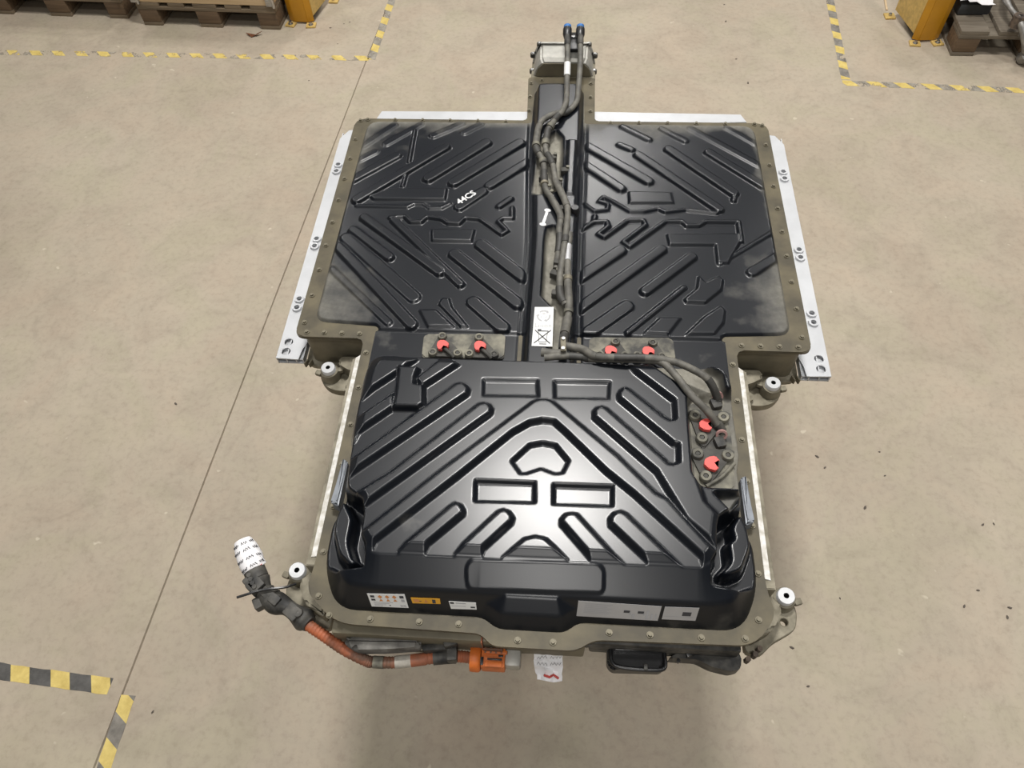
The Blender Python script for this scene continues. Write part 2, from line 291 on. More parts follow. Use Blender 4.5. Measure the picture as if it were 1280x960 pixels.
# metric outlines of the mouldings, hoses and fittings (pack coordinates, metres)
D = {
 'CAPS': [(-0.341,0.732,-0.575,0.493,0.03,0.008),(-0.217,0.754,-0.376,0.59,0.034,0.008),(-0.114,0.756,-0.298,0.573,0.034,0.008),(-0.077,0.676,-0.191,0.563,0.03,0.008),(-0.211,0.538,-0.271,0.473,0.032,0.006),(-0.126,0.51,-0.156,0.478,0.018,0.007),(-0.487,0.691,-0.605,0.579,0.03,0.006),(-0.386,0.789,-0.303,0.85,0.026,0.004),(-0.517,0.838,-0.599,0.737,0.026,0.004),(-0.434,0.844,-0.529,0.747,0.024,0.003),(-0.291,0.807,-0.243,0.848,0.024,0.003),(-0.448,0.812,-0.445,0.665,0.01,0.005),(-0.558,0.709,-0.598,0.674,0.026,0.003),(-0.447,0.604,-0.449,0.558,0.01,0.005),(-0.539,0.421,-0.298,0.221,0.028,0.008),(-0.562,0.371,-0.444,0.271,0.028,0.008),(-0.454,0.415,-0.238,0.18,0.022,0.007),(-0.195,0.325,-0.074,0.212,0.036,0.008),(-0.264,0.287,-0.081,0.118,0.034,0.008),(-0.197,0.12,-0.115,0.039,0.036,0.006),(-0.593,0.308,-0.349,0.041,0.03,0.006),(-0.595,0.225,-0.411,0.046,0.02,0.004),(-0.576,0.342,-0.357,0.133,0.036,0.004),(0.093,0.746,0.272,0.594,0.03,0.008),(0.086,0.663,0.192,0.561,0.028,0.008),(0.192,0.756,0.226,0.735,0.02,0.006),(0.246,0.709,0.466,0.483,0.028,0.008),(0.339,0.736,0.512,0.551,0.03,0.008),(0.518,0.558,0.51,0.521,0.014,0.006),(0.457,0.726,0.6,0.583,0.028,0.007),(0.322,0.834,0.39,0.779,0.02,0.005),(0.202,0.843,0.28,0.783,0.02,0.005),(0.411,0.84,0.601,0.673,0.022,0.003),(0.522,0.846,0.601,0.771,0.02,0.003),(0.074,0.211,0.186,0.315,0.034,0.008),(0.076,0.106,0.297,0.322,0.03,0.008),(0.249,0.172,0.377,0.298,0.028,0.008),(0.104,0.032,0.2,0.121,0.036,0.006),(0.201,0.036,0.35,0.189,0.014,0.006),(0.531,0.249,0.604,0.307,0.028,0.006),(0.45,0.277,0.606,0.402,0.012,0.004)],
 'PATHS': [([(-0.466,0.423),(-0.423,0.43),(-0.403,0.408),(-0.374,0.409),(-0.361,0.429),(-0.317,0.423),(-0.297,0.407),(-0.265,0.406),(-0.251,0.429),(-0.208,0.426),(-0.141,0.367),(-0.126,0.381),(-0.155,0.417),(-0.143,0.43),(-0.116,0.431),(-0.119,0.474)],0.013,0.007),([(-0.571,0.471),(-0.422,0.47),(-0.405,0.484),(-0.377,0.484),(-0.358,0.468),(-0.323,0.469),(-0.301,0.487)],0.012,0.004),([(0.085,0.498),(0.116,0.466),(0.152,0.474),(0.155,0.496),(0.129,0.507),(0.142,0.526),(0.168,0.508),(0.216,0.468),(0.254,0.469),(0.296,0.482),(0.315,0.468),(0.372,0.48),(0.457,0.468),(0.471,0.483)],0.011,0.006),([(0.079,0.392),(0.114,0.422),(0.15,0.426),(0.155,0.408),(0.127,0.376),(0.143,0.364),(0.209,0.432),(0.252,0.434),(0.258,0.415),(0.195,0.348),(0.212,0.331),(0.314,0.431),(0.36,0.432),(0.371,0.416),(0.404,0.417),(0.424,0.434),(0.515,0.435),(0.515,0.361)],0.013,0.007),([(0.114,0.422),(0.117,0.447)],0.014,0.006)],
 'POLYS': [([(-0.438,0.546),(-0.315,0.548),(-0.316,0.5),(-0.524,0.495),(-0.539,0.507),(-0.486,0.543)],0.006),([(-0.34,0.38),(-0.218,0.384),(-0.222,0.336),(-0.334,0.335)],0.006),([(-0.336,0.089),(-0.292,0.091),(-0.24,0.038),(-0.307,0.035)],0.005),([(-0.28,0.13),(-0.262,0.13),(-0.251,0.099),(-0.204,0.039),(-0.223,0.038),(-0.287,0.11)],0.005),([(0.214,0.549),(0.335,0.548),(0.34,0.505),(0.215,0.501)],0.006),([(0.315,0.381),(0.51,0.389),(0.512,0.357),(0.472,0.278),(0.444,0.279),(0.444,0.343),(0.319,0.34)],0.006),([(0.391,0.23),(0.407,0.209),(0.444,0.232),(0.453,0.219),(0.446,0.184),(0.401,0.138),(0.352,0.139),(0.348,0.149),(0.383,0.186)],0.006),([(0.24,0.035),(0.283,0.086),(0.337,0.088),(0.302,0.034)],0.005),([(0.346,0.036),(0.398,0.096),(0.44,0.13),(0.449,0.117),(0.442,0.076),(0.415,0.038)],0.005)],
 'TROUGH': [([(-0.05,0.737),(-0.004,0.788),(0.016,0.757),(0.018,0.589),(0.001,0.521),(-0.048,0.509),(-0.065,0.542)],0.02),([(-0.014,0.375),(0.003,0.381),(0.033,0.336),(0.043,-0.043),(0.006,-0.045),(0.014,0.093),(-0.018,0.132),(-0.018,0.329)],0.02)],
 'HGROOVE': [([(-0.411,-0.41),(-0.398,-0.396),(-0.2,-0.198),(-0.19,-0.195),(-0.179,-0.199),(-0.17,-0.21),(-0.171,-0.224),(-0.396,-0.431),(-0.408,-0.445)],0.011),([(-0.405,-0.517),(-0.383,-0.481),(-0.314,-0.426),(-0.143,-0.249),(-0.132,-0.246),(-0.121,-0.249),(-0.113,-0.26),(-0.115,-0.273),(-0.273,-0.423),(-0.359,-0.504),(-0.375,-0.521)],0.011),([(-0.366,-0.577),(-0.355,-0.566),(-0.211,-0.419),(-0.023,-0.238),(-0.011,-0.232),(0.008,-0.231),(0.021,-0.236),(0.163,-0.366),(0.24,-0.449),(0.262,-0.46),(0.348,-0.566),(0.361,-0.58),(0.329,-0.604),(0.323,-0.578),(0.196,-0.453),(0.138,-0.403),(0.05,-0.311),(0.026,-0.288),(0.001,-0.285),(-0.028,-0.293),(-0.064,-0.319),(-0.172,-0.43),(-0.323,-0.579),(-0.327,-0.594)],0.011),([(-0.27,-0.598),(-0.258,-0.579),(-0.179,-0.497),(-0.17,-0.49),(-0.159,-0.494),(-0.152,-0.504),(-0.151,-0.513),(-0.215,-0.579),(-0.223,-0.6)],0.011),([(-0.157,-0.598),(-0.143,-0.575),(-0.08,-0.504),(-0.07,-0.5),(-0.059,-0.504),(-0.05,-0.516),(-0.052,-0.526),(-0.105,-0.584),(-0.11,-0.604)],0.011),([(0.116,-0.607),(0.105,-0.588),(0.049,-0.524),(0.049,-0.514),(0.057,-0.504),(0.07,-0.501),(0.079,-0.503),(0.148,-0.58),(0.169,-0.601)],0.011),([(0.23,-0.613),(0.219,-0.592),(0.146,-0.521),(0.146,-0.507),(0.155,-0.496),(0.167,-0.492),(0.178,-0.497),(0.269,-0.589),(0.287,-0.607)],0.011),([(-0.062,-0.599),(-0.039,-0.575),(-0.023,-0.56),(-0.002,-0.554),(0.018,-0.558),(0.035,-0.573),(0.06,-0.598)],0.011),([(0.313,-0.349),(0.29,-0.333),(0.281,-0.331),(0.168,-0.222),(0.167,-0.209),(0.173,-0.198),(0.181,-0.192),(0.19,-0.196),(0.266,-0.267),(0.277,-0.273),(0.286,-0.272),(0.293,-0.262),(0.321,-0.238)],0.011),([(0.361,-0.565),(0.352,-0.554),(0.297,-0.505),(0.243,-0.399),(0.113,-0.273),(0.113,-0.256),(0.12,-0.247),(0.129,-0.244),(0.139,-0.248),(0.254,-0.363),(0.268,-0.379),(0.28,-0.381),(0.29,-0.375),(0.313,-0.36),(0.338,-0.462),(0.368,-0.498)],0.011),([(0.196,-0.13),(0.206,-0.146),(0.289,-0.222),(0.289,-0.266),(0.292,-0.322),(0.29,-0.375),(0.304,-0.415),(0.331,-0.414),(0.335,-0.182),(0.276,-0.12)],0.011),([(-0.421,-0.314),(-0.407,-0.294),(-0.338,-0.228),(-0.332,-0.266),(-0.402,-0.332),(-0.409,-0.355)],0.011),([(-0.293,-0.188),(-0.236,-0.123),(-0.201,-0.142),(-0.276,-0.21)],0.011),([(-0.41,-0.244),(-0.389,-0.219),(-0.329,-0.163),(-0.315,-0.146),(-0.3,-0.132),(-0.336,-0.114),(-0.419,-0.117),(-0.431,-0.203)],0.011)],
 'HPOCKET': [([(-0.139,-0.178),(-0.016,-0.175),(-0.012,-0.218),(-0.136,-0.221)],0.006),([(0.023,-0.176),(0.148,-0.173),(0.145,-0.218),(0.025,-0.221)],0.006),([(-0.061,-0.384),(-0.025,-0.343),(0.003,-0.336),(0.031,-0.341),(0.06,-0.378),(0.048,-0.406),(0.032,-0.409),(0.002,-0.398),(-0.029,-0.411),(-0.041,-0.412)],0.01),([(-0.134,-0.434),(-0.01,-0.433),(-0.008,-0.477),(-0.131,-0.48)],0.01),([(0.03,-0.435),(0.152,-0.434),(0.151,-0.477),(0.031,-0.479)],0.01)],
 'HBLOCK': [([(-0.336,-0.16),(-0.289,-0.159),(-0.294,-0.188),(-0.293,-0.206),(-0.272,-0.209),(-0.264,-0.261),(-0.276,-0.269),(-0.332,-0.27),(-0.332,-0.225)],0.02)],
 'LEDGE_L': [(-0.417,-0.473),(-0.39,-0.515),(-0.39,-0.568),(-0.374,-0.602),(-0.36,-0.609),(-0.377,-0.617),(-0.405,-0.593),(-0.426,-0.542),(-0.425,-0.508)],
 'LEDGE_R': [(0.418,-0.463),(0.429,-0.492),(0.432,-0.532),(0.409,-0.584),(0.382,-0.596),(0.366,-0.594),(0.39,-0.568),(0.388,-0.529),(0.401,-0.52),(0.397,-0.494)],
 'TPLATE': [(0.327,-0.194),(0.338,-0.173),(0.387,-0.157),(0.424,-0.169),(0.431,-0.256),(0.43,-0.332),(0.42,-0.408),(0.345,-0.409),(0.326,-0.391),(0.326,-0.269)],
 'TPLATE2': [(0.26,-0.109),(0.285,-0.079),(0.32,-0.082),(0.376,-0.123),(0.382,-0.183),(0.339,-0.18),(0.331,-0.158),(0.308,-0.161)],
 'PANEL': [(-0.132,-0.655),(-0.137,-0.62),(-0.128,-0.606),(0.122,-0.601),(0.134,-0.611),(0.135,-0.65)],
 'SLOPEQ': [(-0.136,-0.643),(0.135,-0.642)],
 'TP_L': [(-0.313,0.012),(-0.106,0.02),(-0.105,-0.055),(-0.31,-0.06)],
 'TP_R': [(0.106,0.018),(0.312,0.024),(0.316,-0.045),(0.102,-0.051)],
 'RED': [(-0.258,-0.033),(-0.165,-0.032),(0.157,-0.034),(0.248,-0.033),(0.365,-0.251),(0.37,-0.347)],
 'BOSS': [(-0.264,-0.0),(-0.282,-0.051),(-0.22,-0.051),(-0.171,0.0),(-0.191,-0.051),(-0.129,-0.051),(0.169,-0.001),(0.13,-0.041),(0.192,-0.041),(0.261,0.0),(0.222,-0.04),(0.282,-0.041)],
 'BOSS2': [(0.343,-0.225),(0.354,-0.283),(0.406,-0.226),(0.342,-0.323),(0.356,-0.377),(0.407,-0.324)],
 'HOSE1': [(0.02,1.157,0.12),(0.023,1.054,0.11),(0.024,0.978,0.075),(0.024,0.898,0.06),(0.01,0.84,0.06),(-0.001,0.825,0.06),(-0.019,0.777,0.06),(-0.029,0.752,0.055),(-0.031,0.682,0.05),(-0.017,0.634,0.055),(-0.005,0.597,0.055),(0.003,0.546,0.05),(0.02,0.493,0.055),(0.039,0.429,0.055),(0.039,0.362,0.055),(0.034,0.276,0.055),(0.026,0.193,0.05),(0.028,0.121,0.05),(0.043,0.087,0.05)],
 'HOSE2': [(0.062,1.157,0.12),(0.064,1.054,0.11),(0.061,0.949,0.07),(0.055,0.907,0.05),(0.027,0.864,0.045),(-0.006,0.851,0.05),(-0.042,0.815,0.055),(-0.056,0.776,0.055),(-0.06,0.723,0.055),(-0.058,0.675,0.055),(-0.036,0.625,0.05),(-0.03,0.555,0.045),(-0.024,0.515,0.045),(-0.002,0.463,0.05),(0.02,0.407,0.05),(0.019,0.352,0.05),(0.021,0.304,0.045),(0.014,0.226,0.03)],
 'HOSE3': [(0.048,0.339,0.05),(0.044,0.262,0.05),(0.047,0.157,0.05),(0.051,0.097,0.05),(0.05,0.049,0.05),(0.043,-0.006,0.06),(0.04,-0.063,0.075),(0.043,-0.094,0.085)],
 'HOSE4': [(-0.003,-0.103,0.085),(0.043,-0.1,0.09),(0.085,-0.101,0.09),(0.102,-0.109,0.095),(0.157,-0.118,0.11),(0.236,-0.122,0.115),(0.267,-0.131,0.118),(0.296,-0.17,0.12),(0.324,-0.212,0.115),(0.356,-0.238,0.1),(0.383,-0.257,0.075),(0.397,-0.27,0.06)],
 'HOSE5': [(0.042,-0.07,0.09),(0.048,-0.075,0.095),(0.085,-0.086,0.1),(0.113,-0.113,0.112),(0.157,-0.119,0.118),(0.235,-0.121,0.122),(0.29,-0.129,0.122),(0.332,-0.146,0.118),(0.365,-0.165,0.11),(0.388,-0.187,0.08),(0.393,-0.197,0.06)],
 'CABLE': [(-0.576,-0.67,-0.06),(-0.524,-0.68,-0.06),(-0.479,-0.706,-0.06),(-0.439,-0.726,-0.07),(-0.397,-0.747,-0.085),(-0.348,-0.765,-0.095),(-0.333,-0.766,-0.1),(-0.293,-0.765,-0.1),(-0.254,-0.759,-0.1),(-0.208,-0.751,-0.1),(-0.161,-0.745,-0.1),(-0.126,-0.746,-0.1)],
 'CONN_HEAD': [(-0.611,-0.604,-0.04),(-0.588,-0.637,-0.05),(-0.561,-0.663,-0.055),(-0.528,-0.674,-0.06),(-0.488,-0.696,-0.06),(-0.471,-0.707,-0.06)],
 'PAPER': [(-0.65,-0.543,-0.03),(-0.634,-0.567,-0.035),(-0.616,-0.594,-0.04),(-0.608,-0.602,-0.045)],
 'STICK_WEEE': [(-0.035,0.088),(0.013,0.09),(0.014,-0.035),(-0.037,-0.035)],
 'BONE': [(-0.016,0.439),(-0.027,0.384)],
 'CHALK': [(-0.282,0.481),(-0.229,0.535)],
 'STICK_F': [[(-0.336,-0.665),(-0.26,-0.663),(-0.248,-0.689),(-0.322,-0.69)],[(-0.247,-0.668),(-0.188,-0.668),(-0.185,-0.678),(-0.241,-0.679)],[(-0.17,-0.672),(-0.115,-0.672),(-0.112,-0.685),(-0.163,-0.686)],[(0.087,-0.657),(0.25,-0.659),(0.241,-0.688),(0.084,-0.687)],[(0.256,-0.66),(0.323,-0.658),(0.313,-0.684),(0.249,-0.684)]],
 'GRIT': [(0.939,3.324),(0.932,3.145),(0.955,2.771),(0.997,2.551),(1.003,0.259),(1.024,0.214),(1.139,0.059),(1.236,0.29),(1.235,0.191),(1.532,0.014),(1.571,0.019),(1.452,-0.224),(1.393,-0.281),(1.539,-0.278),(1.522,-0.31),(0.994,-0.276),(0.813,-0.447),(-1.513,0.384),(-1.219,-0.76),(-1.42,3.062),(-1.345,3.105),(-1.313,3.123),(-1.343,2.897),(-1.437,2.539),(0.846,-0.563)],
}
# ------------------------------------------------------------------ relief mathematics for the moulded covers
def sstep(x): x = np.clip(x, 0, 1); return x * x * (3 - 2 * x)
def sdf(X, Y, poly):
    """signed distance, positive inside"""
    P = np.array(poly, float); n = len(P); d = np.full(X.shape, 1e9); ins = np.zeros(X.shape, bool)
    for i in range(n):
        ax, ay = P[i]; bx, by = P[(i + 1) % n]; ex, ey = bx - ax, by - ay
        t = np.clip(((X - ax) * ex + (Y - ay) * ey) / (ex * ex + ey * ey + 1e-12), 0, 1)
        d = np.minimum(d, (X - ax - t * ex) ** 2 + (Y - ay - t * ey) ** 2)
        if ay != by:
            c = (ay > Y) != (by > Y); ins ^= c & (X < ex * (Y - ay) / ey + ax)
    d = np.sqrt(d); return np.where(ins, d, -d)
def sdline(X, Y, pts):
    d = np.full(X.shape, 1e9)
    for (ax, ay), (bx, by) in zip(pts[:-1], pts[1:]):
        ex, ey = bx - ax, by - ay; t = np.clip(((X - ax) * ex + (Y - ay) * ey) / (ex * ex + ey * ey + 1e-12), 0, 1)
        d = np.minimum(d, (X - ax - t * ex) ** 2 + (Y - ay - t * ey) ** 2)
    return np.sqrt(d)
def local(X, Y, pts, pad):
    P = np.array(pts); x0, y0 = P.min(0) - pad; x1, y1 = P.max(0) + pad
    i = np.where((X[0] >= x0) & (X[0] <= x1))[0]; j = np.where((Y[:, 0] >= y0) & (Y[:, 0] <= y1))[0]
    if len(i) == 0 or len(j) == 0: return None
    return (slice(j[0], j[-1] + 1), slice(i[0], i[-1] + 1))
def carve(G, X, Y, pts, depth, wall, kind, width=0, rnd_r=0):
    s = local(X, Y, pts, width + .03)
    if s is None: return
    if kind == 'poly': d = sdf(X[s], Y[s], pts)
    else: d = width / 2 - sdline(X[s], Y[s], pts)
    G[s] = np.maximum(G[s], depth * sstep(d / wall + .5))
def sheet(name, X, Y, Z, mask, dust, mat, parent):
    ny, nx = X.shape; idx = np.full(X.shape, -1); cell = mask[:-1, :-1] & mask[1:, :-1] & mask[:-1, 1:] & mask[1:, 1:]
    use = np.zeros(X.shape, bool)
    use[:-1, :-1] |= cell; use[1:, :-1] |= cell; use[:-1, 1:] |= cell; use[1:, 1:] |= cell
    idx[use] = np.arange(use.sum())
    V = np.stack([X[use], Y[use], Z[use]], 1); j, i = np.where(cell)
    F = np.stack([idx[j, i], idx[j, i + 1], idx[j + 1, i + 1], idx[j + 1, i]], 1)
    me = bpy.data.meshes.new(name); me.vertices.add(len(V)); me.vertices.foreach_set('co', V.ravel())
    me.loops.add(F.size); me.loops.foreach_set('vertex_index', F.ravel().astype(np.int32))
    me.polygons.add(len(F)); me.polygons.foreach_set('loop_start', np.arange(0, F.size, 4, dtype=np.int32))
    me.update(calc_edges=True); me.polygons.foreach_set('use_smooth', np.ones(len(F), bool))
    a = me.attributes.new('dust', 'FLOAT', 'POINT'); a.data.foreach_set('value', dust[use].astype(np.float32))
    me.validate(); return link(name, me, mat, parent)

# ------------------------------------------------------------------ workshop floor, one expansion joint sawn into it
def build_floor():
    bm = bmesh.new(); jx = lambda y: -1.2968 + (y - 0.0) * 0.0563
    g = .0035; y0, y1 = -9.0, 11.0
    def quad(*p): bm.faces.new([bm.verts.new(q) for q in p])
    quad((-9, y0, 0), (jx(y0) - g, y0, 0), (jx(y1) - g, y1, 0), (-9, y1, 0))
    quad((jx(y0) + g, y0, 0), (9, y0, 0), (9, y1, 0), (jx(y1) + g, y1, 0))
    quad((jx(y0) - g, y0, 0), (jx(y0), y0, -.012), (jx(y1), y1, -.012), (jx(y1) - g, y1, 0))
    quad((jx(y0), y0, -.012), (jx(y0) + g, y0, 0), (jx(y1) + g, y1, 0), (jx(y1), y1, -.012))
    bmesh.ops.remove_doubles(bm, verts=bm.verts, dist=1e-5)
    me = done(bm, 'floor')
    tag(link('floor', me, 'concrete'), 'beige worn concrete workshop floor with a sawn expansion joint', None, None, 'structure')
build_floor()
def hall_wall(name, c, sz): tag(box(name, 'plaster', None, c, sz, 0, 0), None, None, None, 'structure')
hall_wall('wall_back', (0, 11.1, 3.5), (18.4, .2, 7)); hall_wall('wall_front', (0, -9.1, 3.5), (18.4, .2, 7)); hall_wall('wall_left', (-9.1, 1, 3.5), (.2, 20, 7)); hall_wall('wall_right', (9.1, 1, 3.5), (.2, 20, 7))
def tape(a, b2, label, slant, wear, width=.05, dark=(.12, .11, .095), jag=0.004):
    a, b2 = Vector((*a, 0)), Vector((*b2, 0)); d = b2 - a; Lh = d.length; n = max(6, int(Lh / .035)); r = random.Random(int(Lh * 1000))
    bm = bmesh.new(); top, bot = [], []
    for k in range(n + 1):
        x = Lh * k / n; top.append(bm.verts.new((x, width / 2 - r.random() * jag, .0009))); bot.append(bm.verts.new((x, -width / 2 + r.random() * jag, .0009)))
    for k in range(n): bm.faces.new((bot[k], bot[k + 1], top[k + 1], top[k]))
    ex = bmesh.ops.extrude_face_region(bm, geom=bm.faces[:])
    bmesh.ops.translate(bm, vec=(0, 0, -.0006), verts=[v for v in ex['geom'] if isinstance(v, bmesh.types.BMVert)])
    o = link('warning_tape', done(bm, 'tape'), tape_mat('hazard_tape', slant, wear, dark)); o.location = a; o.rotation_euler = (0, 0, math.atan2(d.y, d.x))
    return tag(o, label, 'floor tape', 'striped floor marking tapes')
tape((-3.9, 2.80), (-1.13, 2.755), 'worn yellow-black tape strip lying across the floor in front of the left pallets', .9, .55, .05, (.19, .170, .138))
tape((-1.085, 3.60), (-1.114, 2.745), 'yellow-black tape strip running beside the floor joint near the left yellow guard', -.5, .64, .05, (.17, .155, .13))
tape((1.590, 3.75), (1.522, 2.592), 'yellow-black tape strip running away to the left of the right yellow guard', -.45, .66, .05, (.13, .12, .105))
tape((1.500, 2.560), (3.0, 2.475), 'yellow-black tape strip in front of the right pallet', .9, .60, .05, (.17, .155, .13))
tape((-2.3, -.632), (-1.385, -.693), 'short torn black-yellow tape strip at the lower left floor', .5, .72, .055, (.050, .048, .045))
tape((-1.315, -.715), (-1.322, -1.25), 'yellow-black tape strip beside the floor joint in the bottom left corner', -.7, .74, .05)

# ------------------------------------------------------------------ the battery pack
pack = tag(empty('battery_pack', (0, 0, HP)), 'large T-shaped vehicle battery pack with black ribbed covers in a dirty metal tray', 'battery pack')

def build_rear_cover():
    h = .0026; xs = np.arange(-.626, .6261, h); ys = np.arange(-.118, 1.056, h); X, Y = np.meshgrid(xs, ys)
    base = rounded([(-.612, .868), (-.088, .868), (-.084, 1.045), (.084, 1.045), (.088, .868), (.612, .868), (.612, .045), (.44, .035), (.44, -.11), (-.44, -.11), (-.44, .035), (-.612, .045)], [.05, .01, .03, .03, .01, .05, .04, .01, .01, .01, .01, .04])
    sb = sdf(X, Y, base)
    Z = -.004 + .012 * sstep(sb / .012)
    # flat shelf for the terminals between the two covers
    shelf = rounded([(-.446, .026), (.446, .026), (.446, -.13), (-.446, -.13)], .01)
    tun = [(-.079, 1.036), (.079, 1.036), (.076, .73), (.071, .33), (.070, .05), (.070, -.14), (-.058, -.14), (-.058, .05), (-.055, .33), (-.074, .73)]
    st = sdf(X, Y, rounded(tun, [.03, .03] + [.05] * 8)); out_t = 1 - sstep((st + .014) / .008)
    ss = sstep(sdf(X, Y, shelf) / .008 + .5) * (1 - sstep(st / .014)); Z = Z * (1 - ss) + ss * (.002)
    G = np.zeros_like(X)
    for ax, ay, bx, by, wd, dp in D['CAPS']: carve(G, X, Y, [(ax, ay), (bx, by)], dp * 1.5, .0075, 'line', wd)
    for pts, wd, dp in D['PATHS']: carve(G, X, Y, pts, dp * 1.5, .006, 'line', wd * .9)
    for pts, dp in D['POLYS']: carve(G, X, Y, pts, dp * 1.5, .007, 'poly')
    edge = sstep((sb - .004) / .014)
    Z += G * .9 * out_t * edge * (1 - ss)
    # narrow valley each side of the tunnel, then the tunnel itself
    Z -= .004 * np.exp(-((st + .010) / .006) ** 2) * (sb > .01)
    Z += .028 * sstep(st / .014)
    Gt = np.zeros_like(X)
    for pts, dp in D['TROUGH']: carve(Gt, X, Y, pts, dp, .016, 'poly')
    Z -= Gt * sstep(st / .012)
    ridge = [(.032, .74), (.062, .74), (.058, .50), (.030, .50)]
    Z += .010 * sstep(sdf(X, Y, ridge) / .010 + .3) * (st > 0)
    # dust that settled along the rims, in the corners and in the hose channel
    def blob(x, y, r): return np.exp(-((X - x) ** 2 + (Y - y) ** 2) / r ** 2)
    dust = .75 * np.exp(-np.clip(.868 - Y, 0, 9) / .035) * (np.abs(X) > .08) + .42 * np.exp(-np.clip(.612 - np.abs(X), 0, 9) / .028)
    dust += .26 * blob(-.55, .09, .14) + .12 * blob(-.50, .16, .2) + .24 * blob(.57, .20, .11) + .18 * blob(.53, .10, .13) + .14 * blob(-.5, .78, .16) + .10 * blob(.3, .72, .14)
    dust += .15 * blob(.1, .72, .10)
    dust += .75 * np.clip(Gt / .02, 0, 1) + .06 * (st > -.01) + .3 * ss * np.exp(-np.clip(np.abs(Y + .02), 0, 9) / .05) * .4
    dust = np.where(G * out_t > .004, dust * .75, dust)
    sheet('rear_cover', X, Y, Z, sb > -.004, dust, 'cover', pack)
build_rear_cover()

HB = rounded([(-.431, -.098), (-.436, -.335), (-.424, -.36), (-.424, -.475), (-.447, -.505), (-.447, -.60), (-.405, -.690), (-.104, -.690), (-.072, -.712), (.062, -.712), (.090, -.690), (.412, -.690), (.452, -.60), (.450, -.505), (.427, -.475), (.427, -.36), (.436, -.335), (.431, -.098)], [.05, .02, .02, .02, .02, .06, .05, .03, .03, .03, .03, .06, .06, .02, .02, .02, .02, .05], 7)
HT = rounded([(-.393, -.126), (-.409, -.163), (-.410, -.296), (-.406, -.412), (-.402, -.452), (-.383, -.483), (-.369, -.486), (-.361, -.513), (-.359, -.562), (-.330, -.598), (.330, -.594), (.352, -.570), (.362, -.520), (.366, -.495), (.380, -.470), (.408, -.445), (.414, -.30), (.416, -.160), (.395, -.124)], [.02, .02, .2, .05, .03, .012, .012, .02, .03, .03, .03, .03, .02, .02, .02, .03, .2, .03, .03], 5)
def build_front_cover():
    h = .0027; xs = np.arange(-.462, .4621, h); ys = np.arange(-.726, -.088, h); X, Y = np.meshgrid(xs, ys)
    sb = sdf(X, Y, HB); st = sdf(X, Y, HT)
    hb0 = [p for p in HB if not (abs(p[0]) < .110 and p[1] < -.6)]
    sb0 = sdf(X, Y, hb0); din = np.clip(sb0, 0, 1); dout = np.clip(-st, 0, 1); t = din / (din + dout + 1e-6)
    prof = np.interp(t, [0, .32, .37, .95, 1.0], [0, .0575, .0625, .0985, .1])
    nose = np.interp(sb, [0, .022, .050], [0, .036, .0585]); prof = np.where((np.abs(X) < .125) & (Y < -.655), np.maximum(prof, nose), prof)
    prof = np.where(sb < 0, -.02 * np.clip(-sb / .006, 0, 1), prof)
    side = sstep((np.abs(X) - .30) / .06)          # the flanks stand steeper than the front
    prof_s = np.interp(t, [0, .3, .6, .85, 1.0], [0, .055, .085, .097, .1]); rear = sstep((Y + .45) / .15)
    prof = np.where(sb > 0, prof * (1 - side * rear) + prof_s * side * rear, prof)
    G = np.zeros_like(X)
    R = np.zeros_like(X)
    for pts, dp in D['HGROOVE']: carve(G, X, Y, pts, dp * 1.15, .0115, 'poly')
    for pts, dp in D['HPOCKET']: carve(R, X, Y, pts, dp, .0095, 'poly')
    for pts, dp in D['HBLOCK']:
        k = sstep(sdf(X, Y, pts) / .009 + .5); G = G * (1 - k) + dp * k
    prof = np.where(st > 0, .1 + .62 * st, prof)          # the flanks run on up to the raised ribs
    Z = np.minimum(prof, .0975 + G - R)
    Z += .0022 * sstep(sdf(X, Y, rounded(D['PANEL'][:1] + D['PANEL'][1:], .012)) / .004 + .5) * (st < .01)
    for sg in (-1, 1):
        val = [(-.378, -.482), (-.425, -.452), (-.450, -.48), (-.452, -.60), (-.40, -.625), (-.345, -.622), (-.345, -.585), (-.358, -.565), (-.361, -.515), (-.368, -.49)]
        k = sstep(sdf(X, Y, [(-sg * a, b2) for a, b2 in val]) / .010 + .5); Z = np.where(sb > .003, np.minimum(Z, Z * (1 - k) + .012 * k), Z)
    for k in ('LEDGE_L', 'LEDGE_R'):
        s = sdf(X, Y, rounded(D[k], .012)); Z = np.maximum(Z, np.where(s > -.012, .058 * sstep((s + .012) / .016), -1))
    # sunken corner for the terminal block and the hose channel leading to it
    tp = rounded([(.322, -.21), (.333, -.189), (.381, -.173), (.436, -.185), (.440, -.27), (.440, -.345), (.432, -.42), (.340, -.421), (.321, -.403), (.321, -.283)], .012)
    tq = rounded([(.250, -.128), (.282, -.085), (.330, -.085), (.400, -.137), (.405, -.200), (.335, -.196), (.327, -.174), (.304, -.174)], .008)
    tri = [(.364, -.437), (.420, -.430), (.392, -.470)]
    s1 = sdf(X, Y, tp); s2 = sdf(X, Y, tq); s3 = sdf(X, Y, tri)
    for s, zz in ((s1, .055), (s2, .068), (s3, .068)):
        k = sstep(s / .012 + .6); Z = np.where(sb > .004, np.minimum(Z, Z * (1 - k) + zz * k), Z)
    dust = .95 * (sstep(s1 / .02 + .5) * .65) + .8 * sstep(s2 / .02 + .5) + .55 * sstep(s3 / .02 + .5)
    dust += .22 * np.exp(-((X + .26) ** 2 + (Y + .53) ** 2) / .07 ** 2) + .10 * np.exp(-np.clip(sb, 0, 1) / .02)
    dust += .07 * np.exp(-np.clip(Y + .69, 0, 1) / .03)
    sheet('front_cover', X, Y, Z, sb > -.006, dust, 'cover', pack)
build_front_cover()

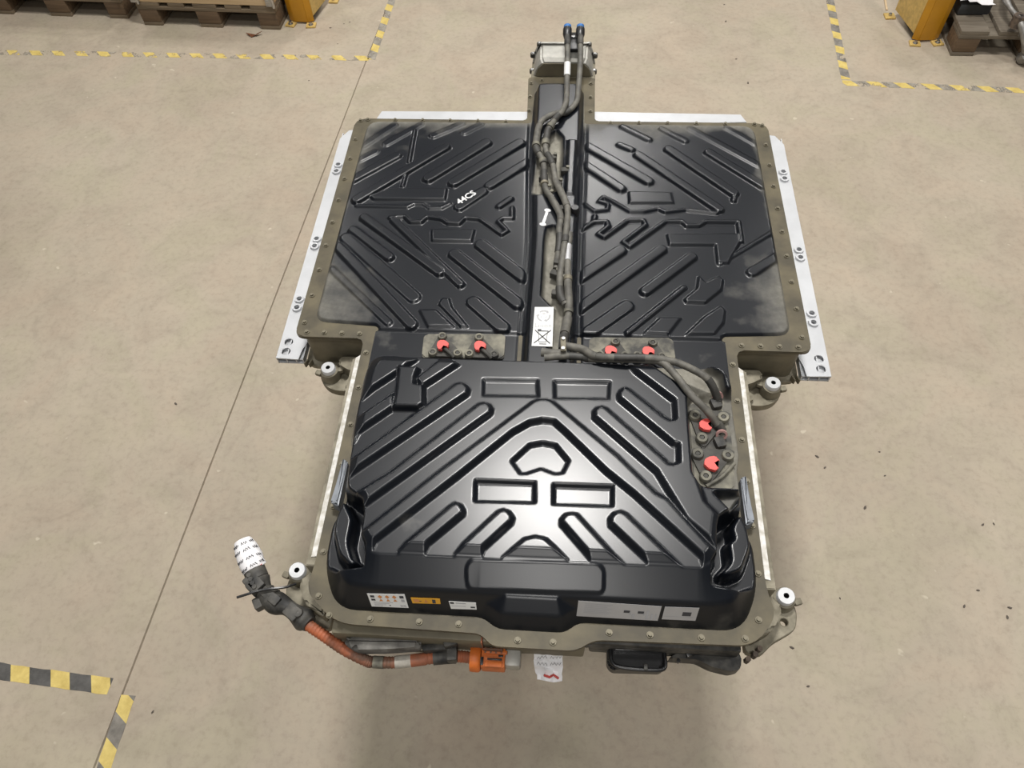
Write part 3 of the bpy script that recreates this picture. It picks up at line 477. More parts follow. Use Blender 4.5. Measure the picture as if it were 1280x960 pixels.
FLANGE = rounded([(-.650, .882), (-.098, .882), (-.106, 1.110), (.116, 1.110), (.116, .882), (.650, .882), (.652, .0), (.468, .0), (.468, -.60), (.482, -.655), (.432, -.716), (.120, -.722), (.085, -.745), (-.080, -.745), (-.105, -.722), (-.400, -.718), (-.475, -.655), (-.468, -.60), (-.468, .0), (-.650, .0)],
                 [.035, .012, .012, .012, .012, .035, .025, .018, .05, .03, .04, .02, .03, .03, .02, .04, .03, .05, .018, .025], 6)
prism('tray_flange', 'flange', pack, FLANGE, -.010, 0.0, .002)
BODY = rounded([(-.640, .870), (-.090, .870), (-.095, 1.10), (.105, 1.10), (.105, .870), (.640, .870), (.640, .012), (.458, .012), (.458, -.63), (.420, -.695), (-.395, -.695), (-.458, -.63), (-.458, .012), (-.640, .012)], .03, 4)
prism('tray_wall', 'wall', pack, BODY, -.130, -.008, 0)
prism('underside_plate', 'cast', pack, rounded([(-.655, 1.01), (.655, 1.01), (.655, .0), (.47, -.02), (.47, -.66), (-.47, -.66), (-.47, -.02), (-.655, .0)], .03), -.140, -.128, 0)
# side ledges with the bright machined strip
for s in (-1, 1):
    pts = [(s * .466, -.046), (s * .487, -.062), (s * .489, -.60), (s * .466, -.60)]
    prism('side_ledge', 'cast', pack, pts if s > 0 else pts[::-1], -.050, -.004, .002)
    pts = [(s * .4675, -.050), (s * .479, -.060), (s * .480, -.582), (s * .4685, -.580)]
    prism('machined_strip', 'alu2', pack, pts if s > 0 else pts[::-1], -.006, -.0015, .0005)
# bolts round the flange
def bolt_mesh():
    bm = bmesh.new(); bcyl(bm, (0, 0, .0012), .0068, .0024, 14); bcyl(bm, (0, 0, .0045), .0044, .0042, 6); return done(bm, 'bolt', 40)
bolt_me = bolt_mesh(); bolt_me.materials.append(M['bolt'])
spots = []
for s in (-1, 1):
    for k in range(10): spots.append((s * .633, .045 + k * .0915))
    for k in range(6): spots.append((s * (.165 + k * .089), .874 if k else .872))
    for k in range(3): spots.append((s * .0 + (.004 + s * .098), .93 + k * .072))
    for k in range(4): spots.append((s * (.62 - k * .046), .014))
    for k in range(6): spots.append((s * .455, -.045 - k * .105))
    for x, y in ((.445, -.665), (.415, -.703), (.33, -.706), (.23, -.706), (.15, -.706)): spots.append((s * x, y))
spots += [(-.03, -.731), (.04, -.731), (-.06, 1.090), (.06, 1.090)]
for x, y in spots: link('bolt', bolt_me, None, pack, (x, y, 0), (0, 0, rnd.random()))
# aluminium side rails: hollow extrusion with drilled top
def side_rail(s):
    rail = link('side_rail', (lambda b: (bbox(b, (s * .692, .47, -.1225), (.074, .94, .003)), bbox(b, (s * .692, .47, -.1125), (.070, .93, .002)), [bbox(b, (s * x, .47, -.1135), (.003, .94, .020)) for x in (.657, .676, .702, .7275)], done(b, 'side_rail'))[-1])(bmesh.new()), 'alu', pack)
    rail['label'] = 'bare aluminium side rail with drilled holes'
    holes = [circle(s * .7098, y, .0075) for y in (.7719, .7406, .4386, .4085, .2033, .1719)] + [circle(s * .7068, y, .0125, 24) for y in (.0543, .0222)]
    outl = [(s * .655, .960), (s * .708, .950), (s * .731, .908), (s * .729, .0), (s * .668, -.002), (s * .664, .03), (s * .655, .055)]
    plate('rail_top', 'alu', rail, outl, holes, -.1045, -.1, .0006)
    for y in (.7719, .7406, .4386, .4085, .2033, .1719):
        lathe('hole_collar', 'alu', rail, (s * .7098, y, -.1), [(.0074, -.002), (.0074, .0065), (.0130, .0065), (.0142, -.002)], 24)
for s in (-1, 1): side_rail(s)
for s, x0, x1 in ((-1, -.613, -.104), (1, .118, .613)):
    pts = [(x0, .99), (x1, .99), (x1, 1.062), (x0 + .004, 1.056)] if s < 0 else [(x0, .99), (x1 + .012, 1.02), (x1 - .004, 1.060), (x0, 1.066)]
    if s < 0: pts = [(x0 - .012, 1.015), (x1, .99), (x1, 1.062), (x0, 1.056)]
    prism('rear_rail', 'alu', pack, pts, -.125, -.1, .001)
# mounting lugs with bushings
def lug(s, x, y, front):
    a = Vector((s * x, y, 0))
    bm = bmesh.new(); blathe(bm, (a.x, a.y, -.0716), [(.006, -.060), (.006, 0), (.0172, 0), (.0188, -.002), (.0188, -.060)], 28)
    post = link('mounting_bush', done(bm, 'bush', 40), 'bush', pack)
    lathe('bush_bore', 'dark', post, (a.x, a.y, -.0716), [(.0, -.030), (.0062, -.030), (.0062, -.0015), (.0058, -.0015), (.0058, -.029), (0, -.029)], 18)
    lathe('collar', 'cast', post, (a.x, a.y, -.0716), [(.0186, -.052), (.0186, -.012), (.0232, -.014), (.0265, -.030), (.0275, -.052)], 28)
    for k in (-1, 1): box('tab', 'cast', post, (a.x + k * .028, a.y - k * s * .006, -.092), (.016, .014, .012), .3 * k, .003)
    if front:
        pts = [(s * .455, -.575), (s * .500, -.560), (s * .548, -.575), (s * .556, -.615), (s * .548, -.648), (s * .500, -.676), (s * .470, -.705), (s * .440, -.700)]
        holes = [circle(s * .528, -.634, .010)]
        if s < 0: holes = []
        plate('cast_lug', 'cast', pack, rounded(pts, .012, 3), holes, -.132, -.108, .002)
        prism('lug_web', 'cast', pack, rounded([(s * .455, -.60), (s * .49, -.585), (s * .515, -.62), (s * .49, -.665), (s * .445, -.69)][::1 if s < 0 else -1], .01, 3), -.12, -.06, .006)
    else:
        pts = [(s * .46, -.01), (s * .60, .0), (s * .603, -.05), (s * .575, -.082), (s * .54, -.092), (s * .50, -.085), (s * .46, -.075)]
        prism('cast_lug', 'cast', pack, rounded(pts[::1 if s < 0 else -1], .018, 4), -.135, -.112, .004)
        prism('lug_web', 'cast', pack, rounded([(s * .47, -.004), (s * .545, -.004), (s * .548, -.03), (s * .515, -.05), (s * .47, -.06)][::1 if s < 0 else -1], .01, 3), -.125, -.072, .006)
        cyl('lug_stud', 'cast', pack, (s * .512, -.072, -.112), .013, .03, 18)
        for k in range(2): box('wall_rib', 'wall', pack, (s * (.637 + k * .012), -.002, -.118), (.004, .016, .018), s * .4, .001)
for s in (-1, 1):
    lug(s, .5708, -.0444, False); lug(s, .529, -.5885, True)
# grey edge guards clipped to the flange
for s in (-1, 1):
    pts = [(s * .433, -.370), (s * .446, -.362), (s * .452, -.470), (s * .434, -.478)]
    g = prism('edge_guard', 'guard_plastic', pack, rounded(pts if s > 0 else pts[::-1], .004, 3), .0, .034, .004)
    box('guard_rib', 'guard_plastic', g, (s * .4375, -.42, .035), (.003, .092, .004), s * .03, .001)

# ------------------------------------------------------------------ connector box at the rear end of the tunnel
def rear_box():
    bm = bmesh.new()
    def arch(y, zt, x0, x1, k):
        pts = [(x0, 0.0), (x0 + k * .3, zt * .55), (x0 + k, zt), (x1 - k, zt), (x1 - k * .3, zt * .55), (x1, 0.0)]
        return [bm.verts.new((x, y, z)) for x, z in [(q[0], q[1]) for q in pts]]
    secs = [arch(1.118, .050, -.088, .108, .030), arch(1.128, .060, -.090, .110, .026), arch(1.190, .063, -.090, .110, .024), arch(1.192, .070, -.096, .116, .024), arch(1.200, .070, -.096, .116, .024)]
    for A, B in zip(secs[:-1], secs[1:]):
        for i in range(5): bm.faces.new((A[i], A[i + 1], B[i + 1], B[i]))
    bm.faces.new(secs[0]); bm.faces.new(secs[-1][::-1])
    for e in (secs[0], secs[-1]): pass
    bmesh.ops.bevel(bm, geom=[e for e in bm.edges if abs(e.verts[0].co.y - e.verts[1].co.y) > .004], offset=.006, segments=2, affect='EDGES')
    b = link('connector_box', done(bm, 'connector_box', 30), 'greysteel2', pack)
    # dark coated face looking at the tunnel
    bm = bmesh.new(); f = [(-.083, .001), (-.074, .028), (-.056, .046), (.076, .046), (.094, .028), (.103, .001)]
    vs = [bm.verts.new((x, 1.1165, z)) for x, z in f]; bm.faces.new(vs); thicken(bm, (0, -.003, 0))
    link('face_panel', done(bm, 'face_panel'), 'wall', b)
    box('base_flange', 'cast', b, (.010, 1.155, -.012), (.214, .10, .022), 0, .004)
    for x, y, z in ((-.094, 1.193, .03), (-.072, 1.196, .066), (.092, 1.196, .066), (.114, 1.193, .03), (.113, 1.15, -.002), (-.095, 1.15, -.002)):
        cyl('box_screw', 'steel', b, (x, y, z), .005, .010, 10)
        cyl('screw_ear', 'black2', b, (x, y + .004, z - .006), .0095, .012, 12)
rear_box()
box('hose_holder', 'black', pack, (.0405, 1.150, .100), (.040, .095, .014), 0, .004)
cyl('holder_screw', 'steel', pack, (.040, 1.165, .109), .006, .006, 12)
box('hose_holder_foot', 'black', pack, (.0405, 1.175, .080), (.030, .040, .034), 0, .004)

# ------------------------------------------------------------------ hoses
def hose(path, r, bands, name='coolant_hose', mat='hose', lab=None):
    h = tube(name, mat, pack, path, r, 14, 8)
    if lab: h['label'] = lab
    sp = smooth_path(path, 8); n = len(sp)
    for f, ln, k, mt in bands:
        i0 = max(0, int(f * n)); seg = []; acc = 0; i = i0
        while i < n - 1 and acc < ln: seg.append(sp[i]); acc += (sp[i + 1] - sp[i]).length; i += 1
        seg.append(sp[min(i, n - 1)])
        if len(seg) >= 2:
            bm = bmesh.new(); btube(bm, seg, r * k, 14); link('hose_sleeve', done(bm, 'hose_sleeve', 50), mt, h)
    return h
h1 = hose(D['HOSE1'], .0088, [(.0, .045, 1.15, 'black2'), (.075, .035, 1.18, 'label'), (.26, .03, 1.12, 'hose2'), (.33, .010, 1.4, 'tplate'), (.36, .05, 1.22, 'hose2'), (.42, .010, 1.45, 'tplate'), (.47, .05, 1.18, 'hose2'), (.60, .12, 1.15, 'hose'), (.80, .02, 1.2, 'hose2'), (.92, .05, 1.2, 'hose2')], lab='left grey coolant hose with a white band near the rear box')
h2 = hose(D['HOSE2'], .0088, [(.0, .05, 1.15, 'black2'), (.22, .02, 1.15, 'hose2'), (.40, .10, 1.18, 'hose'), (.50, .008, 1.4, 'tplate'), (.52, .02, 1.25, 'hose2'), (.58, .010, 1.45, 'tplate'), (.66, .008, 1.4, 'cast'), (.62, .05, 1.2, 'hose2'), (.75, .09, 1.12, 'hose'), (.9, .05, 1.18, 'hose2')])
h3 = hose(D['HOSE3'], .0088, [(.10, .045, 1.1, 'label_silver'), (.26, .008, 1.35, 'cast'), (.28, .10, 1.18, 'hose'), (.50, .008, 1.4, 'tplate'), (.58, .05, 1.35, 'hose'), (.75, .05, 1.3, 'hose2')])
h4 = hose(D['HOSE4'], .0085, [(.12, .05, 1.08, 'hose2'), (.42, .08, 1.05, 'hose'), (.92, .03, 1.35, 'black2')])
h5 = hose(D['HOSE5'], .0085, [(.05, .09, 1.15, 'hose'), (.40, .06, 1.1, 'hose2'), (.80, .06, 1.1, 'hose2'), (.93, .03, 1.35, 'black2')])
for (x, y), hh in (((.0195, 1.160), h1), ((.0613, 1.160), h2)):
    ro = Matrix.Rotation(math.radians(-70), 3, 'X')
    lathe('quick_coupling', 'black', hh, (x, y, .120), [(0, -.012), (.011, -.012), (.0145, .0), (.0145, .020), (.012, .026), (0, .026)], 20, ro)
    lathe('blue_cap', 'blue', hh, (x, y + .022, .128), [(0, 0), (.0130, 0), (.0120, .010), (.008, .013), (0, .013)], 20, ro)
# clips and saddle brackets along the tunnel
for x, y, z in ((.028, .60, .045), (-.022, .52, .045), (.024, .44, .048), (.020, .24, .045), (.018, .13, .048), (-.010, .655, .045), (-.033, .57, .042), (.034, .30, .05), (-.015, .50, .042), (.010, .545, .045), (.012, .20, .045), (.030, .175, .048)):
    c = box('hose_clip', 'tplate2', pack, (x, y, z - .008), (.024, .018, .022), rnd.uniform(-.4, .4), .004)
    cyl('clip_peg', 'tplate', c, (x + .008, y + .006, z), .005, .016, 12)
lathe('rubber_plug', 'black', pack, (.060, .44, .034), [(0, -.01), (.013, -.01), (.013, .012), (.010, .016), (0, .016)], 20)
box('tee_bracket', 'cast', pack, (.040, -.078, .106), (.013, .040, .006), .05, .002)
for y in (-.064, -.092): cyl('bracket_screw', 'steel', pack, (.040, y, .110), .0042, .004, 10)
tube('hose_boss', 'hose', pack, [(-.01, -.085, .082), (.02, -.09, .085), (.05, -.09, .088)], .0105, 14)

# ------------------------------------------------------------------ terminal plates with red caps
def red_cap(x, y, z, a, parent, k=1.0):
    pts = [(-.010, -.011), (-.002, -.013), (.0005, -.001), (.011, -.008), (.0135, .002), (.007, .009), (-.001, .0130), (-.010, .010), (-.0130, .0)]
    pts = [((px * math.cos(a) - py * math.sin(a)) * k + x, (px * math.sin(a) + py * math.cos(a)) * k + y) for px, py in pts]
    c = prism('red_cap', 'red', parent, rounded(pts, .0022, 3), z, z + .010, .0015); c['label'] = 'bright red plastic terminal cap'
def boss(x, y, z, parent, r=.0115):
    b = lathe('screw_boss', 'tplate', parent, (x, y, z), [(.0058, -.004), (.0058, .004), (r * .86, .005), (r, .001), (r, -.004)], 22)
    cyl('boss_screw', 'tplate2', b, (x, y, z), .0050, .006, 6)
def tri_plate(pts, z, parent, mat='tplate2'):
    return prism('terminal_gasket', mat, parent, rounded(pts, .014, 5), z, z + .008, .003)
tps = []
for k, key in enumerate(('TP_L', 'TP_R')):
    P = D[key]; p = prism('terminal_plate', 'tplate', pack, rounded(P[::-1], .010, 4), .0, .010, .003); tps.append(p)
    for j in range(2):
        bs = D['BOSS'][k * 6 + j * 3:k * 6 + j * 3 + 3]; r0 = D['RED'][k * 2 + j]
        cx = sum(b[0] for b in bs) / 3; cy = sum(b[1] for b in bs) / 3
        tri_plate([(cx + (x - cx) * 1.55, cy + (y - cy) * 1.5) for x, y in bs], .008, p)
        for x, y in bs: boss(x, y, .019, p)
        red_cap(r0[0], r0[1], .020, .1, p, 1.15)
        tube('terminal_lead', 'tplate2', p, [(r0[0] + .004, r0[1] - .006, .022), (r0[0] + .018, r0[1] - .020, .024), (r0[0] + .030, r0[1] - .030, .018)], .005, 10)
tp3 = prism('terminal_plate', 'tplate', pack, rounded([(.328, -.216), (.336, -.198), (.40, -.20), (.416, -.27), (.416, -.345), (.410, -.412), (.344, -.412), (.329, -.398)][::-1], .012, 4), .054, .060, .002)
tri_plate([(.322, -.218), (.425, -.222), (.350, -.322)], .058, tp3); tri_plate([(.318, -.318), (.424, -.318), (.352, -.412)], .058, tp3)
for x, y in ((.339, -.237), (.350, -.294), (.401, -.239), (.338, -.334), (.351, -.387), (.402, -.335)): boss(x, y, .069, tp3, .0135)
red_cap(.360, -.263, .068, 1.2, tp3, 1.15); red_cap(.366, -.358, .068, 1.0, tp3, 1.3)
for y in (-.203, -.303): 
    c = box('hose_socket', 'black2', tp3, (.388, y, .066), (.022, .026, .018), .3, .004)
    lathe('pink_ring', 'ring_pink', c, (.392, y + .016, .074), [(.008, -.003), (.008, .003), (.0125, .003), (.0125, -.003)], 18, Matrix.Rotation(math.radians(60), 3, 'X'))
tube('terminal_rib', 'tplate', tp3, [(.352, -.408, .064), (.385, -.385, .066), (.415, -.352, .066)], .004, 8)
# ------------------------------------------------------------------ stickers and writing
def on_quad(q, u, v): return (q[0] * (1 - u) + q[1] * u) * (1 - v) + (q[3] * (1 - u) + q[2] * u) * v
def sticker(name, mat, q, prints, off, label=None, parent=None):
    q = [Vector(p) for p in q]; n = (q[1] - q[0]).cross(q[3] - q[0]).normalized()
    if n.z < 0: n = -n
    q = [p + n * off for p in q]
    bm = bmesh.new(); vs = [bm.verts.new(p) for p in q]; lo = [bm.verts.new(p - n * .0006) for p in q]; bm.faces.new(vs)
    for i in range(4): bm.faces.new((vs[i], lo[i], lo[(i + 1) % 4], vs[(i + 1) % 4]))
    st = link(name, done(bm, name), mat, parent or pack)
    if label: st['label'] = label
    by = {}
    for pr in prints: by.setdefault(pr[0], []).append(pr[1:])
    for mt, shapes in by.items():
        bm = bmesh.new()
        for sh in shapes:
            if len(sh) == 4 and isinstance(sh[0], (int, float)):
                u0, v0, u1, v1 = sh; pts = [(u0, v0), (u1, v0), (u1, v1), (u0, v1)]
            else: pts = sh[0]
            bm.faces.new([bm.verts.new(on_quad(q, u, v) + n * .0003) for u, v in pts])
        link('print', done(bm, 'print'), mt, st)['kind'] = 'stuff'
    return st, q, n
def tri(cx, cy, rx, ry): return ([(cx - rx, cy + ry), (cx, cy - ry), (cx + rx, cy + ry)],)
def dia(cx, cy, rx, ry): return ([(cx - rx, cy), (cx, cy - ry), (cx + rx, cy), (cx, cy + ry)],)
def bar(a, b2, w):
    dx, dy = b2[0] - a[0], b2[1] - a[1]; l = math.hypot(dx, dy); nx, ny = -dy / l * w, dx / l * w
    return ([(a[0] + nx, a[1] + ny), (b2[0] + nx, b2[1] + ny), (b2[0] - nx, b2[1] - ny), (a[0] - nx, a[1] - ny)],)
SF = [[(-0.3346, -0.6665, 0.0441), (-0.2582, -0.6649, 0.047), (-0.2525, -0.682, 0.015), (-0.328, -0.6826, 0.0139)], [(-0.2466, -0.6686, 0.0402), (-0.1877, -0.6681, 0.0411), (-0.1867, -0.6746, 0.0288), (-0.2435, -0.6756, 0.0271)], [(-0.1702, -0.6705, 0.0365), (-0.1157, -0.6707, 0.0362), (-0.1145, -0.6793, 0.0201), (-0.1662, -0.6801, 0.0187)], [(0.0866, -0.6613, 0.0539), (0.2482, -0.6627, 0.0512), (0.244, -0.6809, 0.017), (0.0843, -0.6805, 0.0179)], [(0.2544, -0.663, 0.0507), (0.3203, -0.6622, 0.0522), (0.3166, -0.6783, 0.0219), (0.2514, -0.6786, 0.0213)]]
OFF = .0022
pr = []
for i in range(3):
    pr += [('ink_orange',) + dia(.32 + i * .19, .22, .065, .13), ('ink_orange',) + tri(.32 + i * .19, .46, .055, .09)]
pr += [('ink', .06, .12, .17, .28), ('ink', .06, .38, .17, .52), ('ink', .84, .12, .95, .30), ('ink_grey', .86, .38, .95, .56)]
pr += [('ink_grey', .10, .62 + .09 * k, .62 - .1 * k, .66 + .09 * k) for k in range(4)] + [('ink', .50, .82, .54, .89), ('ink_grey',) + bar((.80, .80), (.95, .92), .02), ('ink_grey',) + bar((.80, .92), (.95, .80), .02)]
sticker('warning_sticker', 'label', SF[0], pr, OFF, 'white warning label with rows of orange hazard pictograms')
sticker('warning_sticker', 'label_orange', SF[1], [('ink', .72, .2, .84, .9), ('ink_orange', .08, .25, .26, .75), ('ink_orange',) + tri(.50, .5, .07, .3), ('ink', .27, .5, .34, .62)], OFF, 'narrow orange warning label with dark symbols')
sticker('type_sticker', 'label', SF[2], [('ink', .03, .08, .18, .32), ('ink_grey', .24, .12, .62, .26), ('ink', .78, .58, .95, .78), ('ink_grey', .06, .55, .60, .62)], OFF, 'small white label with a dark bar code')
pr = [('ink_grey', .08, .12 + .085 * k, .42 - .03 * (k % 3), .155 + .085 * k) for k in range(8)]
pr += [('ink', .565, .42, .64, .58), ('ink', .735, .42, .81, .58), ('ink_grey', .67, .64, .705, .92), ('ink_grey', .84, .35, .87, .95), ('ink_grey', .90, .55, .925, .95), ('ink_grey', .95, .55, .97, .95), ('ink_grey', .635, .52, .655, .70), ('ink_grey', .805, .52, .825, .70)]
sticker('type_sticker', 'label_silver', SF[3], pr, OFF, 'long silver type label with small print and dark blocks')
sticker('type_sticker', 'label_silver', SF[4], [('ink', .56, .36, .82, .66), ('ink_grey', .05, .72, .9, .76)], OFF, 'short silver label with one dark block')
# recycling label on the tunnel
W = [(x, y, .0365) for x, y in D['STICK_WEEE']]
pr = []
for k in range(3):          # three bent arrows of the recycling mark
    a = math.radians(-90 + 120 * k)
    P = lambda ang, r: (.5 + r * math.cos(ang), .235 + r * .42 * math.sin(ang))
    for j in range(6):
        a0 = a - .75 + j * .22; pr.append(('ink_grey', [P(a0, .36), P(a0 + .2, .36), P(a0 + .2, .27), P(a0, .27)]))
    pr.append(('ink_grey', [P(a + .55, .42), P(a + .55, .20), P(a + .98, .30)]))
    pr += [('ink_grey',) + bar(P(a - .5, .16), P(a + .5, .16), .012)]
pr += [('ink',) + bar((.10, .60), (.88, .93), .016), ('ink',) + bar((.90, .60), (.10, .93), .016)]
pr += [('ink',) + bar((.28, .64), (.34, .90), .011), ('ink',) + bar((.74, .64), (.68, .90), .011), ('ink', .24, .61, .78, .635), ('ink', .34, .89, .68, .905), ('ink', .24, .575, .42, .612), ('ink', .36, .935, .70, .955)]
st, q, n = sticker('recycling_sticker', 'label', W, pr, .0012, 'white label with recycling mark, Li-ion and a crossed-out bin')
o = link('print', text_mesh('Li-ion', .019), 'ink_grey', st); c = on_quad(q, .5, .485); o.location = c + n * .0004
# chalked characters in a groove of the left half and the white bone-shaped mark
(x0, y0), (x1, y1) = D['CHALK']; ang = math.atan2(y1 - y0, x1 - x0)
o = link('chalk_writing', text_mesh('44CS', .030, .0008), 'chalk', pack, ((x0 + x1) / 2 + .002, (y0 + y1) / 2 - .002, .0172), (0, 0, ang)); o['label'] = 'hand-chalked white characters in a groove'
(x0, y0), (x1, y1) = D['BONE']; dx, dy = x1 - x0, y1 - y0; l = math.hypot(dx, dy); ux, uy = dx / l, dy / l
bm = bmesh.new(); prp = (-uy, ux)
def ell(cx, cy, ra, rb): return [(cx + ux * ra * math.cos(a) + prp[0] * rb * math.sin(a), cy + uy * ra * math.cos(a) + prp[1] * rb * math.sin(a)) for a in [2 * math.pi * k / 14 for k in range(14)]]
bprism(bm, ell(x0, y0, .0065, .0095), .0364, .0374); bprism(bm, ell(x1, y1, .0065, .0095), .0364, .0374)
bprism(bm, [(x0 + prp[0] * .004, y0 + prp[1] * .004), (x0 - prp[0] * .004, y0 - prp[1] * .004), (x1 - prp[0] * .004, y1 - prp[1] * .004), (x1 + prp[0] * .004, y1 + prp[1] * .004)], .0364, .0373)
b = link('white_mark', done(bm, 'white_mark'), 'chalk', pack); b['label'] = 'small white bone-shaped mark on the tunnel'

# ------------------------------------------------------------------ orange high-voltage cable, plugs and hardware along the front edge
cab = tube('high_voltage_cable', 'orange2', pack, D['CABLE'][1:], lambda t: .0120 + .0007 * math.sin(t * 380), 14, 26)
cab['label'] = 'grimy orange ribbed high-voltage cable'
def on_path(path, f0, f1, rad, name, mat, n=10):
    sp = smooth_path(path, 12); k0, k1 = int(f0 * (len(sp) - 1)), int(f1 * (len(sp) - 1)); bm = bmesh.new(); btube(bm, sp[k0:k1 + 1], rad, 14); return link(name, done(bm, name, 50), mat, cab)
CP = D['CABLE'][1:]
on_path(CP, .62, .70, .0134, 'cable_label', 'label_dirty'); on_path(CP, .80, .90, .0150, 'rubber_boot', 'black2'); on_path(CP, .50, .56, .0130, 'tape_band', 'tplate')
on_path(CP, .70, .77, .0132, 'corrugated_sleeve', 'orange2')
def lump(t): return .021 + .004 * math.sin(t * 17) * (t > .1) + (.004 if .25 < t < .4 else 0)
hd = tube('connector_body', 'black2', cab, D['CONN_HEAD'], lump, 16, 10)
for p, s, a in (((-.596, -.640, -.038), (.034, .030, .030), .9), ((-.606, -.640, -.034), (.016, .040, .022), .95), ((-.585, -.672, -.052), (.024, .026, .024), .6), ((-.505, -.690, -.040), (.034, .030, .018), -.6), ((-.560, -.660, -.036), (.05, .022, .012), -.55)):
    box('connector_rib', 'black2', cab, p, s, a, .005)
for k in range(4): cyl('connector_stud', 'black2', cab, (-.612 + k * .006, -.622 - k * .008, -.026), .0050, .012, 10)
lathe('connector_eye', 'black2', cab, (-.492, -.692, -.036), [(.003, -.01), (.003, .006), (.009, .006), (.012, -.01)], 18)
tube('cable_tie', 'black', cab, [(-.628, -.668, -.030), (-.590, -.656, -.024), (-.560, -.648, -.024), (-.530, -.640, -.032), (-.515, -.628, -.045)], .0030, 6)
on_path(D['CONN_HEAD'], .0, .10, .0235, 'connector_collar', 'black2'); on_path(D['CONN_HEAD'], -.0, .03, .0228, 'orange_seal', 'orange')
def paper_wrap():
    sp = smooth_path(D['PAPER'], 7); bm = bmesh.new(); n = len(sp); up = Vector((0, 0, 1)); rings = []; r = random.Random(3)
    for i, p in enumerate(sp):
        t = (sp[min(i + 1, n - 1)] - sp[max(i - 1, 0)]).normalized(); s = t.cross(up).normalized(); u = s.cross(t)
        f = i / (n - 1); R0 = .0175 + .008 * math.sin(min(1, f * 2.2) * 1.57) - .004 * max(0, f - .5)
        rings.append([bm.verts.new(p + (s * math.cos(a) * R0 * 1.08 + u * math.sin(a) * R0 * .9) * (1 + .05 * (r.random() - .5))) for a in [2 * math.pi * k / 18 for k in range(18)]])
    for i in range(n - 1):
        for k in range(18): bm.faces.new((rings[i][k], rings[i][(k + 1) % 18], rings[i + 1][(k + 1) % 18], rings[i + 1][k]))
    bm.faces.new(rings[0][::-1])
    me = done(bm, 'paper_wrap', 60); o = link('paper_wrap', me, 'paper', cab); o['label'] = 'white printed paper wrapped over the plug end'
    # printed writing: wavy lines round the wrap
    bm = bmesh.new()
    for i in (3, 7, 11, 15):
        p = sp[i]; t = (sp[min(i + 1, n - 1)] - sp[max(i - 1, 0)]).normalized(); s = t.cross(up).normalized(); u = s.cross(t); pts = []
        f = i / (n - 1); R0 = .0175 + .008 * math.sin(min(1, f * 2.2) * 1.57) - .004 * max(0, f - .5)
        for k in range(26):
            a = math.radians(25 + k * 5.2); pts.append(p + t * (.0036 * (1 if k % 2 else -1) * (.4 + .6 * r.random())) + (s * math.cos(a) * 1.08 + u * math.sin(a) * .9) * (R0 * 1.035))
        btube(bm, pts[:9], .0009, 5); btube(bm, pts[11:18], .0009, 5); btube(bm, pts[20:], .0009, 5)
    link('print', done(bm, 'print'), 'ink', o)['kind'] = 'stuff'
    bm = bmesh.new(); p = sp[-3]; t = (sp[-2] - sp[-4]).normalized(); s = t.cross(up).normalized(); u = s.cross(t)
    btube(bm, [p + (s * math.cos(a) + u * math.sin(a)) * .0225 for a in [math.radians(30 + k * 7) for k in range(17)]], .0010, 5); link('print', done(bm, 'print'), 'ink_red', o)
paper_wrap()
# orange plug on the tray front
lathe('plug_collar', 'orange', cab, (-.118, -.747, -.1), [(0, -.012), (.026, -.012), (.027, -.006), (.027, .006), (.024, .010), (0, .010)], 22, Matrix.Rotation(math.pi / 2, 3, 'Y'))
pg = box('plug_body', 'orange', cab, (-.082, -.745, -.098), (.050, .046, .044), 0, .004)
box('plug_slot', 'black', pg, (-.104, -.757, -.082), (.006, .016, .020), 0, .001); box('plug_slot', 'black', pg, (-.078, -.7525, -.0745), (.030, .003, .006), 0, .0005); box('plug_slot', 'black', pg, (-.066, -.745, -.0755), (.010, .004, .004), 0, .0005)
box('plug_latch', 'orange', pg, (-.080, -.762, -.078), (.036, .012, .012), 0, .003); box('plug_lip', 'orange', pg, (-.076, -.738, -.075), (.046, .008, .006), 0, .002)
for k in range(4): box('plug_rib', 'orange2', pg, (-.098 + k * .011, -.735, -.074), (.004, .012, .006), 0, .001)
box('plug_fin', 'orange2', cab, (-.103, -.728, -.045), (.003, .016, .060), 0, .001)
box('plug_fin', 'orange2', cab, (-.082, -.737, -.062), (.040, .003, .014), 0, .001)
pk = box('plug_socket', 'greysteel2', pack, (-.042, -.742, -.104), (.034, .040, .040), 0, .008)
cl = box('cable_clamp', 'black2', pack, (-.168, -.742, -.086), (.022, .036, .030), .1, .005); box('clamp_arm', 'black2', cl, (-.172, -.722, -.062), (.030, .030, .024), .3, .006); cyl('clamp_screw', 'rust', cl, (-.164, -.716, -.047), .0075, .008, 12)
box('clamp_plate', 'black2', pack, (-.200, -.735, -.085), (.060, .014, .030), .12, .004)
def foam():
    bm = bmesh.new(); pts = rounded([(-.392, -.742), (-.384, -.724), (-.330, -.721), (-.245, -.718), (-.229, -.730), (-.236, -.742), (-.300, -.750), (-.365, -.755)], .008, 3); bprism(bm, pts, -.090, -.052)
    bmesh.ops.bevel(bm, geom=[e for e in bm.edges if all(v.co.z > -.06 for v in e.verts)], offset=.009, segments=3, affect='EDGES'); link('foam_strip', done(bm, 'foam', 85), 'foam', pack)
foam()
box('front_beam', 'wall', pack, (-.155, -.715, -.070), (.52, .030, .080), 0, .006)
box('front_beam_end', 'black2', pack, (.265, -.708, -.070), (.30, .024, .070), 0, .006)
box('front_beam_ledge', 'cast', pack, (-.30, -.728, -.100), (.20, .024, .020), 0, .004)
